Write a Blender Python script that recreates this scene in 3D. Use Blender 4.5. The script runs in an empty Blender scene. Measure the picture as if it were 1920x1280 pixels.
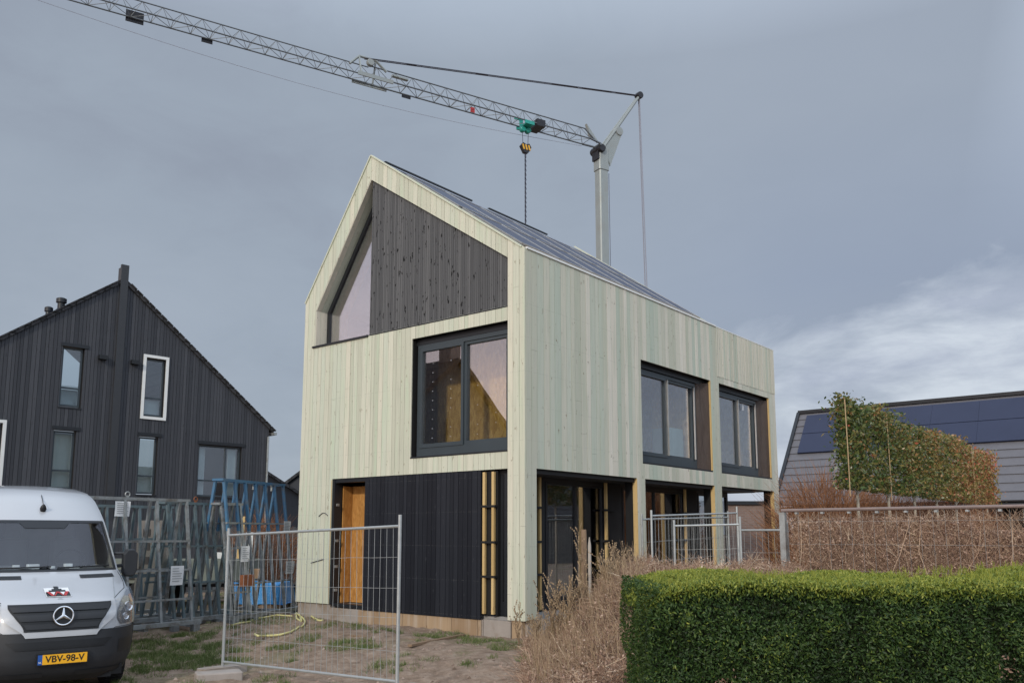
import bpy, math, random
import numpy as np
from mathutils import Vector, Matrix, noise
random.seed(7); rng = np.random.default_rng(11)
S = bpy.context.scene
COL = S.collection
R = math.radians
# ------------------------------------------------------------------ camera model (measured from the photograph)
F_, PCY, PITCH, YAW = 1615.4656, 767.7451, 0.1423, 0.6784
CAM = np.array([8.7396, -11.1873, 1.6686])
fw = np.array([-math.sin(YAW)*math.cos(PITCH), math.cos(YAW)*math.cos(PITCH), math.sin(PITCH)])
rt = np.array([math.cos(YAW), math.sin(YAW), 0.0]); up = np.cross(rt, fw)
fh = np.array([-math.sin(YAW), math.cos(YAW), 0.0])
def ray(x, y): return fw*F_ + rt*(x-960) - up*(y-PCY)
def onz(x, y, z): d = ray(x, y); return CAM + d*((z-CAM[2])/d[2])
def ond(x, y, D): d = ray(x, y); return CAM + d*(D/float(d@fh))
def lat(l, D, z=0.0): q = CAM + rt*l + fh*D; return np.array([q[0], q[1], z])
cd = bpy.data.cameras.new('camera'); co = bpy.data.objects.new('camera', cd); COL.objects.link(co)
co.location = CAM; co.rotation_euler = (math.pi/2+PITCH, 0, YAW)
cd.sensor_width = 36; cd.lens = F_/1920*36; cd.shift_y = (PCY-640)/1920; cd.clip_end = 3000; cd.clip_start = 0.05
S.camera = co
# ------------------------------------------------------------------ object helpers
MW = {}
def W(o): return MW.get(o.name, Matrix.Identity(4))
def tag(o, label=None, cat=None, group=None, kind=None):
    if label: o['label'] = label
    if cat: o['category'] = cat
    if group: o['group'] = group
    if kind: o['kind'] = kind
    return o
def thing(name, label, cat, loc=(0, 0, 0), rz=0, group=None, kind=None):
    o = bpy.data.objects.new(name, None); COL.objects.link(o)
    o.empty_display_size = .2; o.location = tuple(float(v) for v in loc); o.rotation_euler = (0, 0, rz)
    MW[o.name] = Matrix.Translation(Vector(o.location)) @ Matrix.Rotation(rz, 4, 'Z')
    return tag(o, label, cat, group, kind)
def link_mesh(name, me, parent=None, mat=None, local=False):
    o = bpy.data.objects.new(name, me); COL.objects.link(o)
    if mat:
        for m in (mat if isinstance(mat, (list, tuple)) else [mat]): me.materials.append(m)
    if parent:
        if not local: me.transform(W(parent).inverted())
        o.parent = parent; MW[o.name] = W(parent)
    return o
def copy_tree(o, parent=None):
    c = o.copy(); COL.objects.link(c)
    if parent is not None: c.parent = parent
    for ch in [q for q in bpy.data.objects if q.parent == o]: copy_tree(ch, c)
    return c
class MB:
    """collects shapes (optionally in a local frame T) and links them as one mesh object"""
    def __init__(s, T=None): s.v = []; s.f = []; s.t = []; s.T = T; s.sm = []; s.g = []
    def add(s, vs, fs, tint=0.5, smooth=False, T=None):
        n = len(s.v); M = T if T is not None else s.T; s.g.append((n, len(s.f)))
        for p in vs:
            p = Vector([float(a) for a in p]); s.v.append(M @ p if M is not None else p)
        for f in fs: s.f.append(tuple(i+n for i in f)); s.t.append(tint); s.sm.append(smooth)
        return s
    def box(s, x0, x1, y0, y1, z0, z1, tint=.5, T=None):
        v = [(x, y, z) for x in (x0, x1) for y in (y0, y1) for z in (z0, z1)]
        return s.add(v, [(0, 1, 3, 2), (4, 6, 7, 5), (0, 4, 5, 1), (2, 3, 7, 6), (0, 2, 6, 4), (1, 5, 7, 3)], tint, T=T)
    def cbox(s, x0, x1, y0, y1, z0, z1, c=.01, tint=.5):   # chamfered in plan
        pts = [(x0+c, y0), (x1-c, y0), (x1, y0+c), (x1, y1-c), (x1-c, y1), (x0+c, y1), (x0, y1-c), (x0, y0+c)]
        return s.prism([(a, b, z0) for a, b in pts], (0, 0, z1-z0), tint)
    def prism(s, poly, ext, tint=.5, T=None):
        n = len(poly); e = Vector(ext)
        v = [Vector([float(a) for a in p]) for p in poly]; v = v+[p+e for p in v]
        fs = [tuple(range(n-1, -1, -1)), tuple(range(n, 2*n))]+[(i, (i+1) % n, n+(i+1) % n, n+i) for i in range(n)]
        return s.add(v, fs, tint, T=T)
    def bar(s, a, b, w, h=None, tint=.5, upv=(0, 0, 1)):
        a = Vector([float(q) for q in a]); b = Vector([float(q) for q in b]); h = h or w; d = (b-a).normalized()
        u = Vector(upv)
        if abs(d.dot(u)) > .98: u = Vector((1, 0, 0))
        x = d.cross(u).normalized(); y = x.cross(d).normalized()
        v = [p+x*(i*w/2)+y*(j*h/2) for p in (a, b) for i, j in ((-1, -1), (1, -1), (1, 1), (-1, 1))]
        return s.add(v, [(3, 2, 1, 0), (4, 5, 6, 7), (0, 1, 5, 4), (1, 2, 6, 5), (2, 3, 7, 6), (3, 0, 4, 7)], tint)
    def tube(s, pts, r, n=6, tint=.5, cap=True):
        pts = [Vector([float(q) for q in p]) for p in pts]; k = len(pts)
        rr = r if isinstance(r, (list, tuple)) else [r]*k; v = []; px = None
        for i, p in enumerate(pts):
            d = (pts[min(i+1, k-1)]-pts[max(i-1, 0)]).normalized()
            if px is None: px = d.orthogonal().normalized()
            px = (px-d*px.dot(d)).normalized(); y = d.cross(px)
            v += [p+(px*math.cos(2*math.pi*j/n)+y*math.sin(2*math.pi*j/n))*rr[i] for j in range(n)]
        fs = [(i*n+j, i*n+(j+1) % n, (i+1)*n+(j+1) % n, (i+1)*n+j) for i in range(k-1) for j in range(n)]
        if cap: fs += [tuple(range(n-1, -1, -1)), tuple(range((k-1)*n, k*n))]
        return s.add(v, fs, tint, smooth=n > 5)
    def ring(s, c, ax, R0, r, n=28, m=8, tint=.5):
        c = Vector(c); ax = Vector(ax).normalized(); u = ax.orthogonal().normalized(); w = ax.cross(u)
        v = []
        for i in range(n):
            a = 2*math.pi*i/n; d = u*math.cos(a)+w*math.sin(a)
            v += [c+d*(R0+r*math.cos(2*math.pi*j/m))+ax*r*math.sin(2*math.pi*j/m) for j in range(m)]
        fs = [(i*m+j, i*m+(j+1) % m, ((i+1) % n)*m+(j+1) % m, ((i+1) % n)*m+j) for i in range(n) for j in range(m)]
        return s.add(v, fs, tint, True)
    def lathe(s, c, ax, prof, n=24, tint=.5):
        c = Vector(c); ax = Vector(ax).normalized(); u = ax.orthogonal().normalized(); w = ax.cross(u); v = []
        for (r, h) in prof:
            v += [c+ax*h+(u*math.cos(2*math.pi*j/n)+w*math.sin(2*math.pi*j/n))*max(r, 1e-4) for j in range(n)]
        k = len(prof)
        fs = [(i*n+j, i*n+(j+1) % n, (i+1)*n+(j+1) % n, (i+1)*n+j) for i in range(k-1) for j in range(n)]
        fs += [tuple(range(n-1, -1, -1)), tuple(range((k-1)*n, k*n))]
        return s.add(v, fs, tint, True)
    def split(s, name, mat=None, parent=None, **kw):
        """every added shape becomes an object of its own"""
        out = []
        for i, (v0, f0) in enumerate(s.g):
            v1, f1 = s.g[i+1] if i+1 < len(s.g) else (len(s.v), len(s.f)); m = MB(); m.v = s.v[v0:v1]
            m.f = [tuple(j-v0 for j in f) for f in s.f[f0:f1]]; m.t = s.t[f0:f1]; m.sm = s.sm[f0:f1]; out.append(m.build(name, mat, parent, **kw))
        return out
    def build(s, name, mat=None, parent=None, label=None, cat=None, group=None, kind=None, bevel=0, local=False):
        me = bpy.data.meshes.new(name); me.from_pydata([tuple(p) for p in s.v], [], s.f)
        at = me.attributes.new('tint', 'FLOAT', 'FACE'); at.data.foreach_set('value', s.t)
        me.polygons.foreach_set('use_smooth', s.sm)
        o = link_mesh(name, me, parent, mat, local); tag(o, label, cat, group, kind)
        if any(s.sm):
            try: me.set_sharp_from_angle(angle=R(40))
            except Exception: pass
        if bevel:
            b = o.modifiers.new('bevel', 'BEVEL'); b.width = bevel; b.segments = 2; b.limit_method = 'ANGLE'
        return o
def np_mesh(name, verts, k, tint, mat, parent=None, **kw):
    """verts: (N*k,3) array of k-gons"""
    n = len(verts)//k; me = bpy.data.meshes.new(name)
    me.vertices.add(n*k); me.vertices.foreach_set('co', np.asarray(verts, np.float32).ravel())
    me.loops.add(n*k); me.loops.foreach_set('vertex_index', np.arange(n*k, dtype=np.int32))
    me.polygons.add(n); me.polygons.foreach_set('loop_start', np.arange(0, n*k, k, dtype=np.int32))
    me.polygons.foreach_set('loop_total', np.full(n, k, np.int32)); me.update()
    at = me.attributes.new('tint', 'FLOAT', 'FACE'); at.data.foreach_set('value', np.asarray(tint, np.float32))
    o = link_mesh(name, me, parent, mat); tag(o, **kw); return o
def leaves(P, size, aspect=.5, upb=0.0, N=None, jit=.6):
    """one pointed leaf (a quad with a fold) at each point; returns verts (n*4,3)"""
    n = len(P); d = rng.normal(size=(n, 3)); d[:, 2] += upb; d /= np.linalg.norm(d, axis=1)[:, None]
    q = rng.normal(size=(n, 3))
    if N is not None: q = N+q*jit
    w = np.cross(d, q); w /= np.linalg.norm(w, axis=1)[:, None]+1e-9
    s = size*rng.uniform(.6, 1.3, n)[:, None]
    a = P-d*s*.5; b = P+w*s*aspect*.5; c = P+d*s*.5; e = P-w*s*aspect*.5
    return np.stack([a, b, c, e], 1).reshape(-1, 3)
def twigs(A, B, r0, r1):
    """thin three sided tapering sticks from A to B as quads, flattened list"""
    n = len(A); d = B-A; d /= np.linalg.norm(d, axis=1)[:, None]+1e-9
    u = np.cross(d, rng.normal(size=(n, 3))); u /= np.linalg.norm(u, axis=1)[:, None]+1e-9; w = np.cross(d, u)
    out = []; 
    r0 = np.asarray(r0).reshape(-1, 1); r1 = np.asarray(r1).reshape(-1, 1)
    for k in range(3):
        a0, a1 = 2*math.pi*k/3, 2*math.pi*(k+1)/3
        e0 = u*math.cos(a0)+w*math.sin(a0); e1 = u*math.cos(a1)+w*math.sin(a1)
        out.append(np.stack([A+e0*r0, A+e1*r0, B+e1*r1, B+e0*r1], 1))
    return np.concatenate(out, 0).reshape(-1, 3)
# ------------------------------------------------------------------ materials
def newmat(name):
    m = bpy.data.materials.new(name); m.use_nodes = True; nt = m.node_tree; nt.nodes.clear()
    out = nt.nodes.new('ShaderNodeOutputMaterial'); return m, nt, out
class NB:
    def __init__(s, nt): s.nt = nt
    def n(s, t, **kw):
        o = s.nt.nodes.new('ShaderNode'+t)
        for k, v in kw.items():
            if k[0] == 'i' and k[1:].isdigit(): s.set(o.inputs[int(k[1:])], v)
            else: setattr(o, k, v)
        return o
    def set(s, inp, v):
        if isinstance(v, bpy.types.NodeSocket): s.nt.links.new(v, inp)
        else:
            try: inp.default_value = v
            except Exception: inp.default_value = tuple(v)+(1,)
    def math(s, op, a, b=0, c=0, clamp=False):
        o = s.n('Math', operation=op); o.use_clamp = clamp
        s.set(o.inputs[0], a); s.set(o.inputs[1], b); s.set(o.inputs[2], c); return o.outputs[0]
    def mix(s, f, a, b, bt='MIX'):
        o = s.n('Mix', data_type='RGBA', blend_type=bt); o.clamp_factor = True
        s.set(o.inputs[0], f); s.set(o.inputs[6], a if isinstance(a, bpy.types.NodeSocket) else tuple(a)+(1,)); s.set(o.inputs[7], b if isinstance(b, bpy.types.NodeSocket) else tuple(b)+(1,)); return o.outputs[2]
    def noise(s, vec, scale, detail=4, rough=.55, w=None, dist=0):
        o = s.n('TexNoise'); s.set(o.inputs['Vector'], vec); o.inputs['Scale'].default_value = scale
        o.inputs['Detail'].default_value = detail; o.inputs['Roughness'].default_value = rough; o.inputs['Distortion'].default_value = dist
        return o.outputs[0]
    def ramp(s, f, stops, interp='LINEAR'):
        o = s.n('ValToRGB'); cr = o.color_ramp; cr.interpolation = interp
        while len(cr.elements) < len(stops): cr.elements.new(.5)
        for e, (p, c) in zip(cr.elements, stops): e.position = p; e.color = tuple(c)+(1,) if len(c) == 3 else c
        s.set(o.inputs[0], f); return o.outputs[0]
    def scale(s, vec, sc):
        o = s.n('Mapping'); s.set(o.inputs[0], vec); o.inputs['Scale'].default_value = sc; return o.outputs[0]
def fin(b, out, col, rough=.8, spec=.3, metal=0, bump=None, bd=.01, bs=.5, **kw):
    p = b.n('BsdfPrincipled'); b.set(p.inputs['Base Color'], col if isinstance(col, bpy.types.NodeSocket) else tuple(col)+(1,))
    b.set(p.inputs['Roughness'], rough); p.inputs['Specular IOR Level'].default_value = spec; p.inputs['Metallic'].default_value = metal
    for k, v in kw.items(): p.inputs[k.replace('_', ' ')].default_value = v
    if bump is not None:
        u = b.n('Bump'); u.inputs['Strength'].default_value = bs; u.inputs['Distance'].default_value = bd
        b.set(u.inputs['Height'], bump); b.nt.links.new(u.outputs[0], p.inputs['Normal'])
    b.nt.links.new(p.outputs[0], out.inputs[0]); return p
def simple(name, col, rough=.6, metal=0, var=.25, sc=6, spec=.4, bs=.15, bd=.005, dirt=None, dsc=2.0):
    m, nt, out = newmat(name); b = NB(nt); tc = b.n('TexCoord').outputs['Object']
    n1 = b.noise(tc, sc, 5); n2 = b.noise(tc, sc*9, 3)
    c = b.mix(n1, tuple(x*(1-var) for x in col), tuple(min(1, x*(1+var)) for x in col))
    if dirt is not None:
        d = b.math('MULTIPLY', b.math('SUBTRACT', b.noise(tc, dsc, 7, .65), .5, clamp=True), 4.5, clamp=True); c = b.mix(d, c, dirt)
    rr = b.math('MULTIPLY_ADD', n1, .25, rough-.12)
    fin(b, out, c, rr, spec, metal, n2, bd, bs); return m
def attr(b): return b.n('Attribute', attribute_name='tint').outputs['Fac']
def wood_mat(name, stops, knot=(.16, .12, .07), kd=1.0, rough=.75, grain=.18, seed=0, streak=None, gx=1.0, kr=.15):
    """sawn boards: colour per board (tint), long grain, knots"""
    m, nt, out = newmat(name); b = NB(nt); tc = b.n('TexCoord').outputs['Object']; t = attr(b)
    off = b.n('CombineXYZ', i0=b.math('MULTIPLY', t, 37.0), i1=b.math('MULTIPLY', t, 19.0), i2=b.math('MULTIPLY', t, 53.0)).outputs[0]
    v = b.n('VectorMath', operation='ADD', i0=tc, i1=off).outputs[0]
    g = b.noise(b.scale(v, (60, 60, 1.6)), 1, 4, .6)
    g2 = b.noise(b.scale(v, (9, 9, .8)), 1, 3, .5)
    base = b.ramp(t, stops)
    c = b.mix(b.math('MULTIPLY', b.math('SUBTRACT', g, .5), 2.2, clamp=True), base, tuple(.62*q for q in stops[0][1]))
    c = b.mix(b.math('MULTIPLY', g2, grain*2), c, tuple(q*.72 for q in stops[-1][1]))
    if streak: c = b.mix(b.math('MULTIPLY', b.math('SUBTRACT', b.noise(b.scale(v, (7, 7, .55)), 1, 3), .5, clamp=True), 2.6, clamp=True), c, streak)
    vo = b.n('TexVoronoi', voronoi_dimensions='3D'); wv = b.n('TexNoise'); b.set(wv.inputs['Vector'], b.scale(tc, (30, 30, 12))); wv.inputs['Scale'].default_value = 1
    b.set(vo.inputs['Vector'], b.n('VectorMath', operation='ADD', i0=b.scale(v, (8.5*gx, 8.5*gx, 3.6)), i1=b.n('VectorMath', operation='SCALE', i0=wv.outputs[1]).outputs[0]).outputs[0]); vo.inputs['Scale'].default_value = 1
    k = b.math('MULTIPLY', b.math('SUBTRACT', kr, vo.outputs['Distance'], clamp=True), 8*kd, clamp=True)
    c = b.mix(k, c, knot)
    sz = b.n('SeparateXYZ', i0=tc).outputs[2]
    zz = b.math('ABSOLUTE', b.math('SUBTRACT', b.math('FRACT', b.math('MULTIPLY', sz, 1.72)), .5))
    nl = b.math('MULTIPLY', b.math('LESS_THAN', zz, .006), b.math('GREATER_THAN', b.noise(b.scale(v, (90, 90, 1)), 1, 0), .58))
    c = b.mix(b.math('MULTIPLY', nl, .45), c, (.16, .16, .15))
    h = b.math('ADD', g, b.math('MULTIPLY', k, -.6))
    fin(b, out, c, rough, .25, 0, h, .004, .5); return m
M = {}
M['front_wood'] = wood_mat('green_treated_board', [(0, (.50, .515, .41)), (.35, (.62, .615, .50)), (.6, (.56, .60, .49)), (1, (.68, .65, .53))], knot=(.22, .17, .10), streak=(.50, .60, .44))
M['side_wood'] = wood_mat('weathered_green_board', [(0, (.39, .48, .39)), (.15, (.49, .54, .44)), (.42, (.70, .645, .54)), (.58, (.42, .45, .35)), (.8, (.58, .57, .46)), (1, (.75, .70, .60))], knot=(.20, .15, .10), grain=.32, streak=(.43, .455, .345))
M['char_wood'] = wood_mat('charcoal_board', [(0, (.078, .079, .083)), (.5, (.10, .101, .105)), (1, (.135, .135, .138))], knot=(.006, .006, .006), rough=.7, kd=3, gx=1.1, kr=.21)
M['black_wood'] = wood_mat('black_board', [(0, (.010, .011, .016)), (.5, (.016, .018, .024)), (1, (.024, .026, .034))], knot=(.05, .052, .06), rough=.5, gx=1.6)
M['dark_house_wood'] = wood_mat('dark_weathered_board', [(0, (.040, .043, .051)), (.5, (.055, .058, .067)), (1, (.074, .077, .087))], knot=(.012, .012, .012), rough=.8)
M['timber'] = wood_mat('bare_timber', [(0, (.50, .33, .13)), (1, (.66, .47, .22))], knot=(.25, .13, .05))
M['old_wood'] = wood_mat('weathered_plank', [(0, (.20, .13, .08)), (1, (.30, .21, .14))], knot=(.08, .05, .03))
def osb(name, c0, c1):
    m, nt, out = newmat(name); b = NB(nt); tc = b.n('TexCoord').outputs['Object']
    vo = b.n('TexVoronoi'); b.set(vo.inputs['Vector'], b.scale(tc, (22, 22, 9))); vo.inputs['Scale'].default_value = 1
    c = b.ramp(b.n('SeparateColor', i0=vo.outputs['Color']).outputs[0], [(0, c0), (.6, tuple((x+y)/2 for x, y in zip(c0, c1))), (1, c1)])
    c = b.mix(b.math('MULTIPLY', b.noise(b.scale(tc, (40, 40, 12)), 1, 4), .7), c, tuple(.45*x for x in c0))
    fin(b, out, c, .7, .3, 0, vo.outputs['Distance'], .003, .4); return m
M['osb'] = osb('strand_board', (.52, .31, .07), (.84, .58, .20))
M['osb_door'] = osb('strand_board_orange', (.46, .21, .05), (.66, .34, .10))
M['membrane'] = simple('black_membrane', (.012, .012, .013), .6, sc=2)
M['brown_foil'] = simple('brown_facade_foil', (.075, .052, .042), .38, sc=7, bs=.9, bd=.03)
M['frame'] = simple('anthracite_frame', (.045, .058, .068), .38, sc=2, var=.1)
M['frame_dark'] = simple('black_frame', (.016, .018, .022), .4, sc=2, var=.1)
M['alu'] = simple('bare_aluminium', (.62, .60, .56), .35, .9, .1)
M['white_trim'] = simple('white_trim', (.72, .72, .70), .5, 0, .06)
M['concrete'] = simple('concrete', (.33, .29, .26), .9, 0, .2, 5, .2, .5, .01, dirt=(.22, .16, .11))
M['form_ply'] = wood_mat('stained_formwork_ply', [(0, (.30, .20, .12)), (1, (.42, .30, .19))], knot=(.2, .12, .07), streak=(.50, .43, .36))
M['slab'] = simple('screed', (.30, .29, .28), .9)
M['plaster'] = simple('pale_plaster', (.62, .63, .62), .9, 0, .05)
M['galv'] = simple('galvanised_steel', (.36, .38, .38), .5, .55, .3, 9, dirt=(.22, .20, .18), dsc=6)
M['galv_light'] = simple('bright_galvanised_steel', (.43, .45, .45), .45, .5, .2, 9)
M['rack_grey'] = simple('rack_grey_steel', (.27, .29, .30), .5, .4, .35, 9, dirt=(.12, .10, .08), dsc=6)
M['rack_teal'] = simple('rack_teal_paint', (.12, .165, .185), .5, .2, .3, 9, dirt=(.10, .09, .08), dsc=5)
M['rack_blue'] = simple('rack_blue_paint', (.055, .15, .26), .45, 0, .2, 9, dirt=(.12, .14, .16), dsc=5)
M['rust'] = simple('rusty_steel', (.25, .09, .04), .8, .2, .4, 20)
M['paper'] = simple('paper', (.72, .73, .74), .7, 0, .05)
M['paper_ink'] = simple('paper_ink', (.25, .26, .28), .8, 0, .05)
M['crane_grey'] = simple('crane_grey_paint', (.27, .30, .30), .45, .1, .15, 3, dirt=(.25, .26, .25), dsc=1.5)
M['crane_steel'] = simple('crane_lattice_steel', (.13, .14, .15), .5, .4, .2, 3)
M['crane_dark'] = simple('crane_dark_steel', (.025, .025, .03), .5, .3, .2, 3)
M['cable'] = simple('steel_cable', (.07, .07, .09), .5, .5, .1)
M['cable_light'] = simple('pale_cable', (.30, .31, .36), .5, .3, .1)
M['teal'] = simple('teal_paint', (.02, .30, .25), .45, 0, .1)
M['yellow'] = simple('warning_yellow', (.70, .38, .03), .45, 0, .1)
M['red'] = simple('red_paint', (.42, .03, .03), .45, 0, .1)
M['black'] = simple('black_plastic', (.012, .013, .015), .45, 0, .15)
M['bumper'] = simple('dark_grey_bumper', (.022, .024, .028), .55, 0, .12, 8)
M['rubber'] = simple('rubber', (.014, .014, .015), .8, 0, .2)
M['chrome'] = simple('chrome', (.75, .76, .78), .18, 1, .03)
M['rim'] = simple('steel_rim', (.22, .22, .23), .4, .7, .1)
M['lamp_housing'] = simple('lamp_housing', (.30, .31, .33), .25, .6, .1)
M['lens'] = None
M['plate_y'] = simple('plate_yellow', (.85, .43, .02), .45, 0, .03)
M['plate_b'] = simple('plate_blue', (.02, .09, .35), .45, 0, .03)
M['tarp'] = simple('blue_tarpaulin', (.03, .24, .56), .33, 0, .25, 4, .5, .8, .02)
M['hose'] = simple('yellow_hose', (.60, .55, .25), .5, 0, .1)
M['stake'] = wood_mat('grey_stake', [(0, (.34, .30, .26)), (1, (.45, .41, .36))], knot=(.2, .15, .1))
M['bamboo'] = simple('bamboo', (.42, .30, .17), .6, 0, .2, 8)
M['bark'] = simple('bark', (.36, .32, .26), .9, 0, .35, 14, .2, .8, .01)
M['brick_house'] = None
def paint(name, col, coat=1.0, rough=.35):
    m, nt, out = newmat(name); b = NB(nt); tc = b.n('TexCoord').outputs['Object']
    d = b.math('MULTIPLY', b.noise(tc, 1.3, 6, .7), .25)
    c = b.mix(d, col, tuple(.70*x for x in col))
    fin(b, out, c, b.math('MULTIPLY_ADD', b.noise(tc, 3, 4), .2, rough-.1), .5, 0, None, Coat_Weight=coat, Coat_Roughness=.08); return m
M['van_white'] = paint('white_van_paint', (.43, .44, .46))
M['car_grey'] = paint('dark_grey_car_paint', (.07, .075, .07))
def glass(name, k=.42, tint=(.75, .8, .8), rough=0.0, refl=(.95, .95, 1)):
    m, nt, out = newmat(name); b = NB(nt)
    tr = b.n('BsdfTransparent', i0=tuple(tint)+(1,)); gl = b.n('BsdfGlossy'); gl.inputs['Color'].default_value = tuple(refl)+(1,); gl.inputs['Roughness'].default_value = rough
    lw = b.n('LayerWeight'); lw.inputs[0].default_value = .5
    fr = b.math('MULTIPLY_ADD', b.math('POWER', lw.outputs['Facing'], 5.0), .9, .04)
    tc = b.n('TexCoord').outputs['Object']; bu = b.n('Bump'); bu.inputs['Strength'].default_value = .04; bu.inputs['Distance'].default_value = .02
    b.set(bu.inputs['Height'], b.noise(tc, 1.1, 1)); nt.links.new(bu.outputs[0], gl.inputs['Normal'])
    mx = b.n('MixShader'); b.set(mx.inputs[0], b.math('ADD', fr, k, clamp=True))
    nt.links.new(tr.outputs[0], mx.inputs[1]); nt.links.new(gl.outputs[0], mx.inputs[2]); nt.links.new(mx.outputs[0], out.inputs[0]); return m
M['glass'] = glass('window_glass', .19, (.97, .97, .94)); M['glass_gable'] = glass('gable_glass', .42, (.92, .93, .93))
M['glass_clear'] = glass('ground_floor_glass', .22, (.65, .68, .68))
M['glass_dark'] = glass('house_window_glass', .07, (.8, .85, .86))
M['windscreen'] = glass('windscreen_glass', .05, (.72, .76, .76))
M['lens'] = glass('lamp_lens', .10, (.93, .95, .97))
def plant_mat(name, stops, rough=.6, trans=.0, var=(.8, 1.15), sc=1.5):
    m, nt, out = newmat(name); b = NB(nt); tc = b.n('TexCoord').outputs['Object']; t = attr(b)
    c = b.ramp(t, stops)
    n1 = b.noise(tc, sc, 4)
    c = b.mix(n1, b.mix(1.0, c, (var[0],)*3, 'MULTIPLY'), b.mix(1.0, c, (var[1],)*3, 'MULTIPLY'))
    p = fin(b, out, c, rough, .3)
    if trans:
        tl = b.n('BsdfTranslucent'); b.set(tl.inputs[0], c); mx = b.n('MixShader', i0=trans)
        nt.links.new(p.outputs[0], mx.inputs[1]); nt.links.new(tl.outputs[0], mx.inputs[2]); nt.links.new(mx.outputs[0], out.inputs[0])
    return m
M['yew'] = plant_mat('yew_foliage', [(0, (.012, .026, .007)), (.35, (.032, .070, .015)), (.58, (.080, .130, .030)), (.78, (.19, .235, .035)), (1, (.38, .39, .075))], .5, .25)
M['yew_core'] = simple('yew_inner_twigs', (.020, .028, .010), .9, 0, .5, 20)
M['beech'] = plant_mat('dry_beech_leaf', [(0, (.20, .115, .08)), (.5, (.48, .32, .24)), (1, (.78, .60, .48))], .7, .2, (.6, 1.35), 1.6)
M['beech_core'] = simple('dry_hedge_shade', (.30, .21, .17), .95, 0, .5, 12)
M['twig'] = plant_mat('dry_twig', [(0, (.13, .08, .055)), (.35, (.33, .205, .14)), (.75, (.53, .38, .265)), (1, (.78, .66, .50))], .8, 0, (.4, 1.4), 2.2)
M['thicket_ground'] = simple('leaf_litter', (.20, .13, .095), .95, 0, .5, 14, .1, 1, .03)
M['photinia'] = plant_mat('photinia_leaf', [(0, (.028, .06, .022)), (.35, (.075, .12, .035)), (.6, (.19, .19, .06)), (.8, (.36, .22, .09)), (.93, (.40, .19, .09)), (1, (.48, .13, .08))], .30, .25)
M['red_twig'] = plant_mat('red_twig', [(0, (.16, .07, .04)), (1, (.40, .20, .10))], .8)
M['grass'] = plant_mat('grass_blade', [(0, (.07, .11, .035)), (.5, (.15, .21, .055)), (1, (.42, .40, .20))], .6, .3)
M['weed'] = plant_mat('dry_weed_stem', [(0, (.22, .15, .09)), (1, (.44, .33, .21))], .8)
def soil():
    m, nt, out = newmat('soil_and_grass'); b = NB(nt); tc = b.n('TexCoord').outputs['Object']
    n1 = b.noise(tc, .7, 7, .6); n2 = b.noise(tc, 6, 6, .65); n3 = b.noise(tc, 40, 4, .7)
    c = b.ramp(n2, [(.25, (.16, .112, .08)), (.5, (.32, .235, .175)), (.75, (.46, .365, .29))])
    c = b.mix(b.math('MULTIPLY', n3, .45), c, (.12, .08, .055))
    g = b.math('MULTIPLY', b.math('SUBTRACT', b.math('ADD', b.noise(tc, .55, 7, .66), b.math('MULTIPLY', n3, .14)), .585, clamp=True), 6, clamp=True)
    c = b.mix(b.math('MULTIPLY', g, .7), c, (.13, .15, .055))
    h = b.math('ADD', b.math('MULTIPLY', n2, 1.0), b.math('MULTIPLY', n3, .5))
    fin(b, out, c, .95, .15, 0, h, .05, .9); return m
M['soil'] = soil()
def rooftile(name, col, sx=.33, sz=.3, u='x'):
    m, nt, out = newmat(name); b = NB(nt); tc = b.n('TexCoord').outputs['Object']
    br = b.n('TexBrick'); b.set(br.inputs['Vector'], tc); 
    return m
def brick(name, c1, c2, mortar, w=.21, h=.065, rotx=True, ms=.008):
    m, nt, out = newmat(name); b = NB(nt); tc = b.n('TexCoord').outputs['Object']
    s = b.n('SeparateXYZ', i0=tc); u = b.math('ADD', s.outputs[0], s.outputs[1])
    v = b.n('CombineXYZ', i0=u, i1=s.outputs[2]).outputs[0]
    br = b.n('TexBrick'); b.set(br.inputs['Vector'], v); br.inputs['Color1'].default_value = tuple(c1)+(1,); br.inputs['Color2'].default_value = tuple(c2)+(1,)
    br.inputs['Mortar'].default_value = tuple(mortar)+(1,); br.inputs['Scale'].default_value = 1; br.inputs['Mortar Size'].default_value = ms
    br.inputs['Brick Width'].default_value = w; br.inputs['Row Height'].default_value = h
    c = b.mix(b.math('MULTIPLY', b.noise(tc, 3, 5), .5), br.outputs[0], tuple(.6*x for x in c1))
    fin(b, out, c, .85, .25, 0, br.outputs[1], .01, -.5); return m
M['brick'] = brick('brown_brick', (.20, .13, .11), (.27, .18, .15), (.24, .22, .20))
M['tile'] = simple('grey_roof_tile', (.125, .122, .135), .6, 0, .18, 3)
M['tile_dark'] = brick('black_roof_tile', (.05, .05, .055), (.075, .075, .08), (.02, .02, .02), .3, .3, ms=.03)
M['tile_brown'] = brick('brown_roof_tile', (.07, .045, .035), (.09, .06, .045), (.03, .02, .02), .3, .3, ms=.03)
def solar():
    m, nt, out = newmat('solar_cell'); b = NB(nt); tc = b.n('TexCoord').outputs['Object']
    c = b.mix(b.noise(tc, .8, 2), (.022, .028, .058), (.030, .038, .078))
    fin(b, out, c, .42, .28, 0, None); return m
M['solar'] = solar()
M['roofing'] = simple('grey_roofing_foil', (.24, .26, .30), .5, 0, .3, 5, .4, .4, .01)
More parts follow.
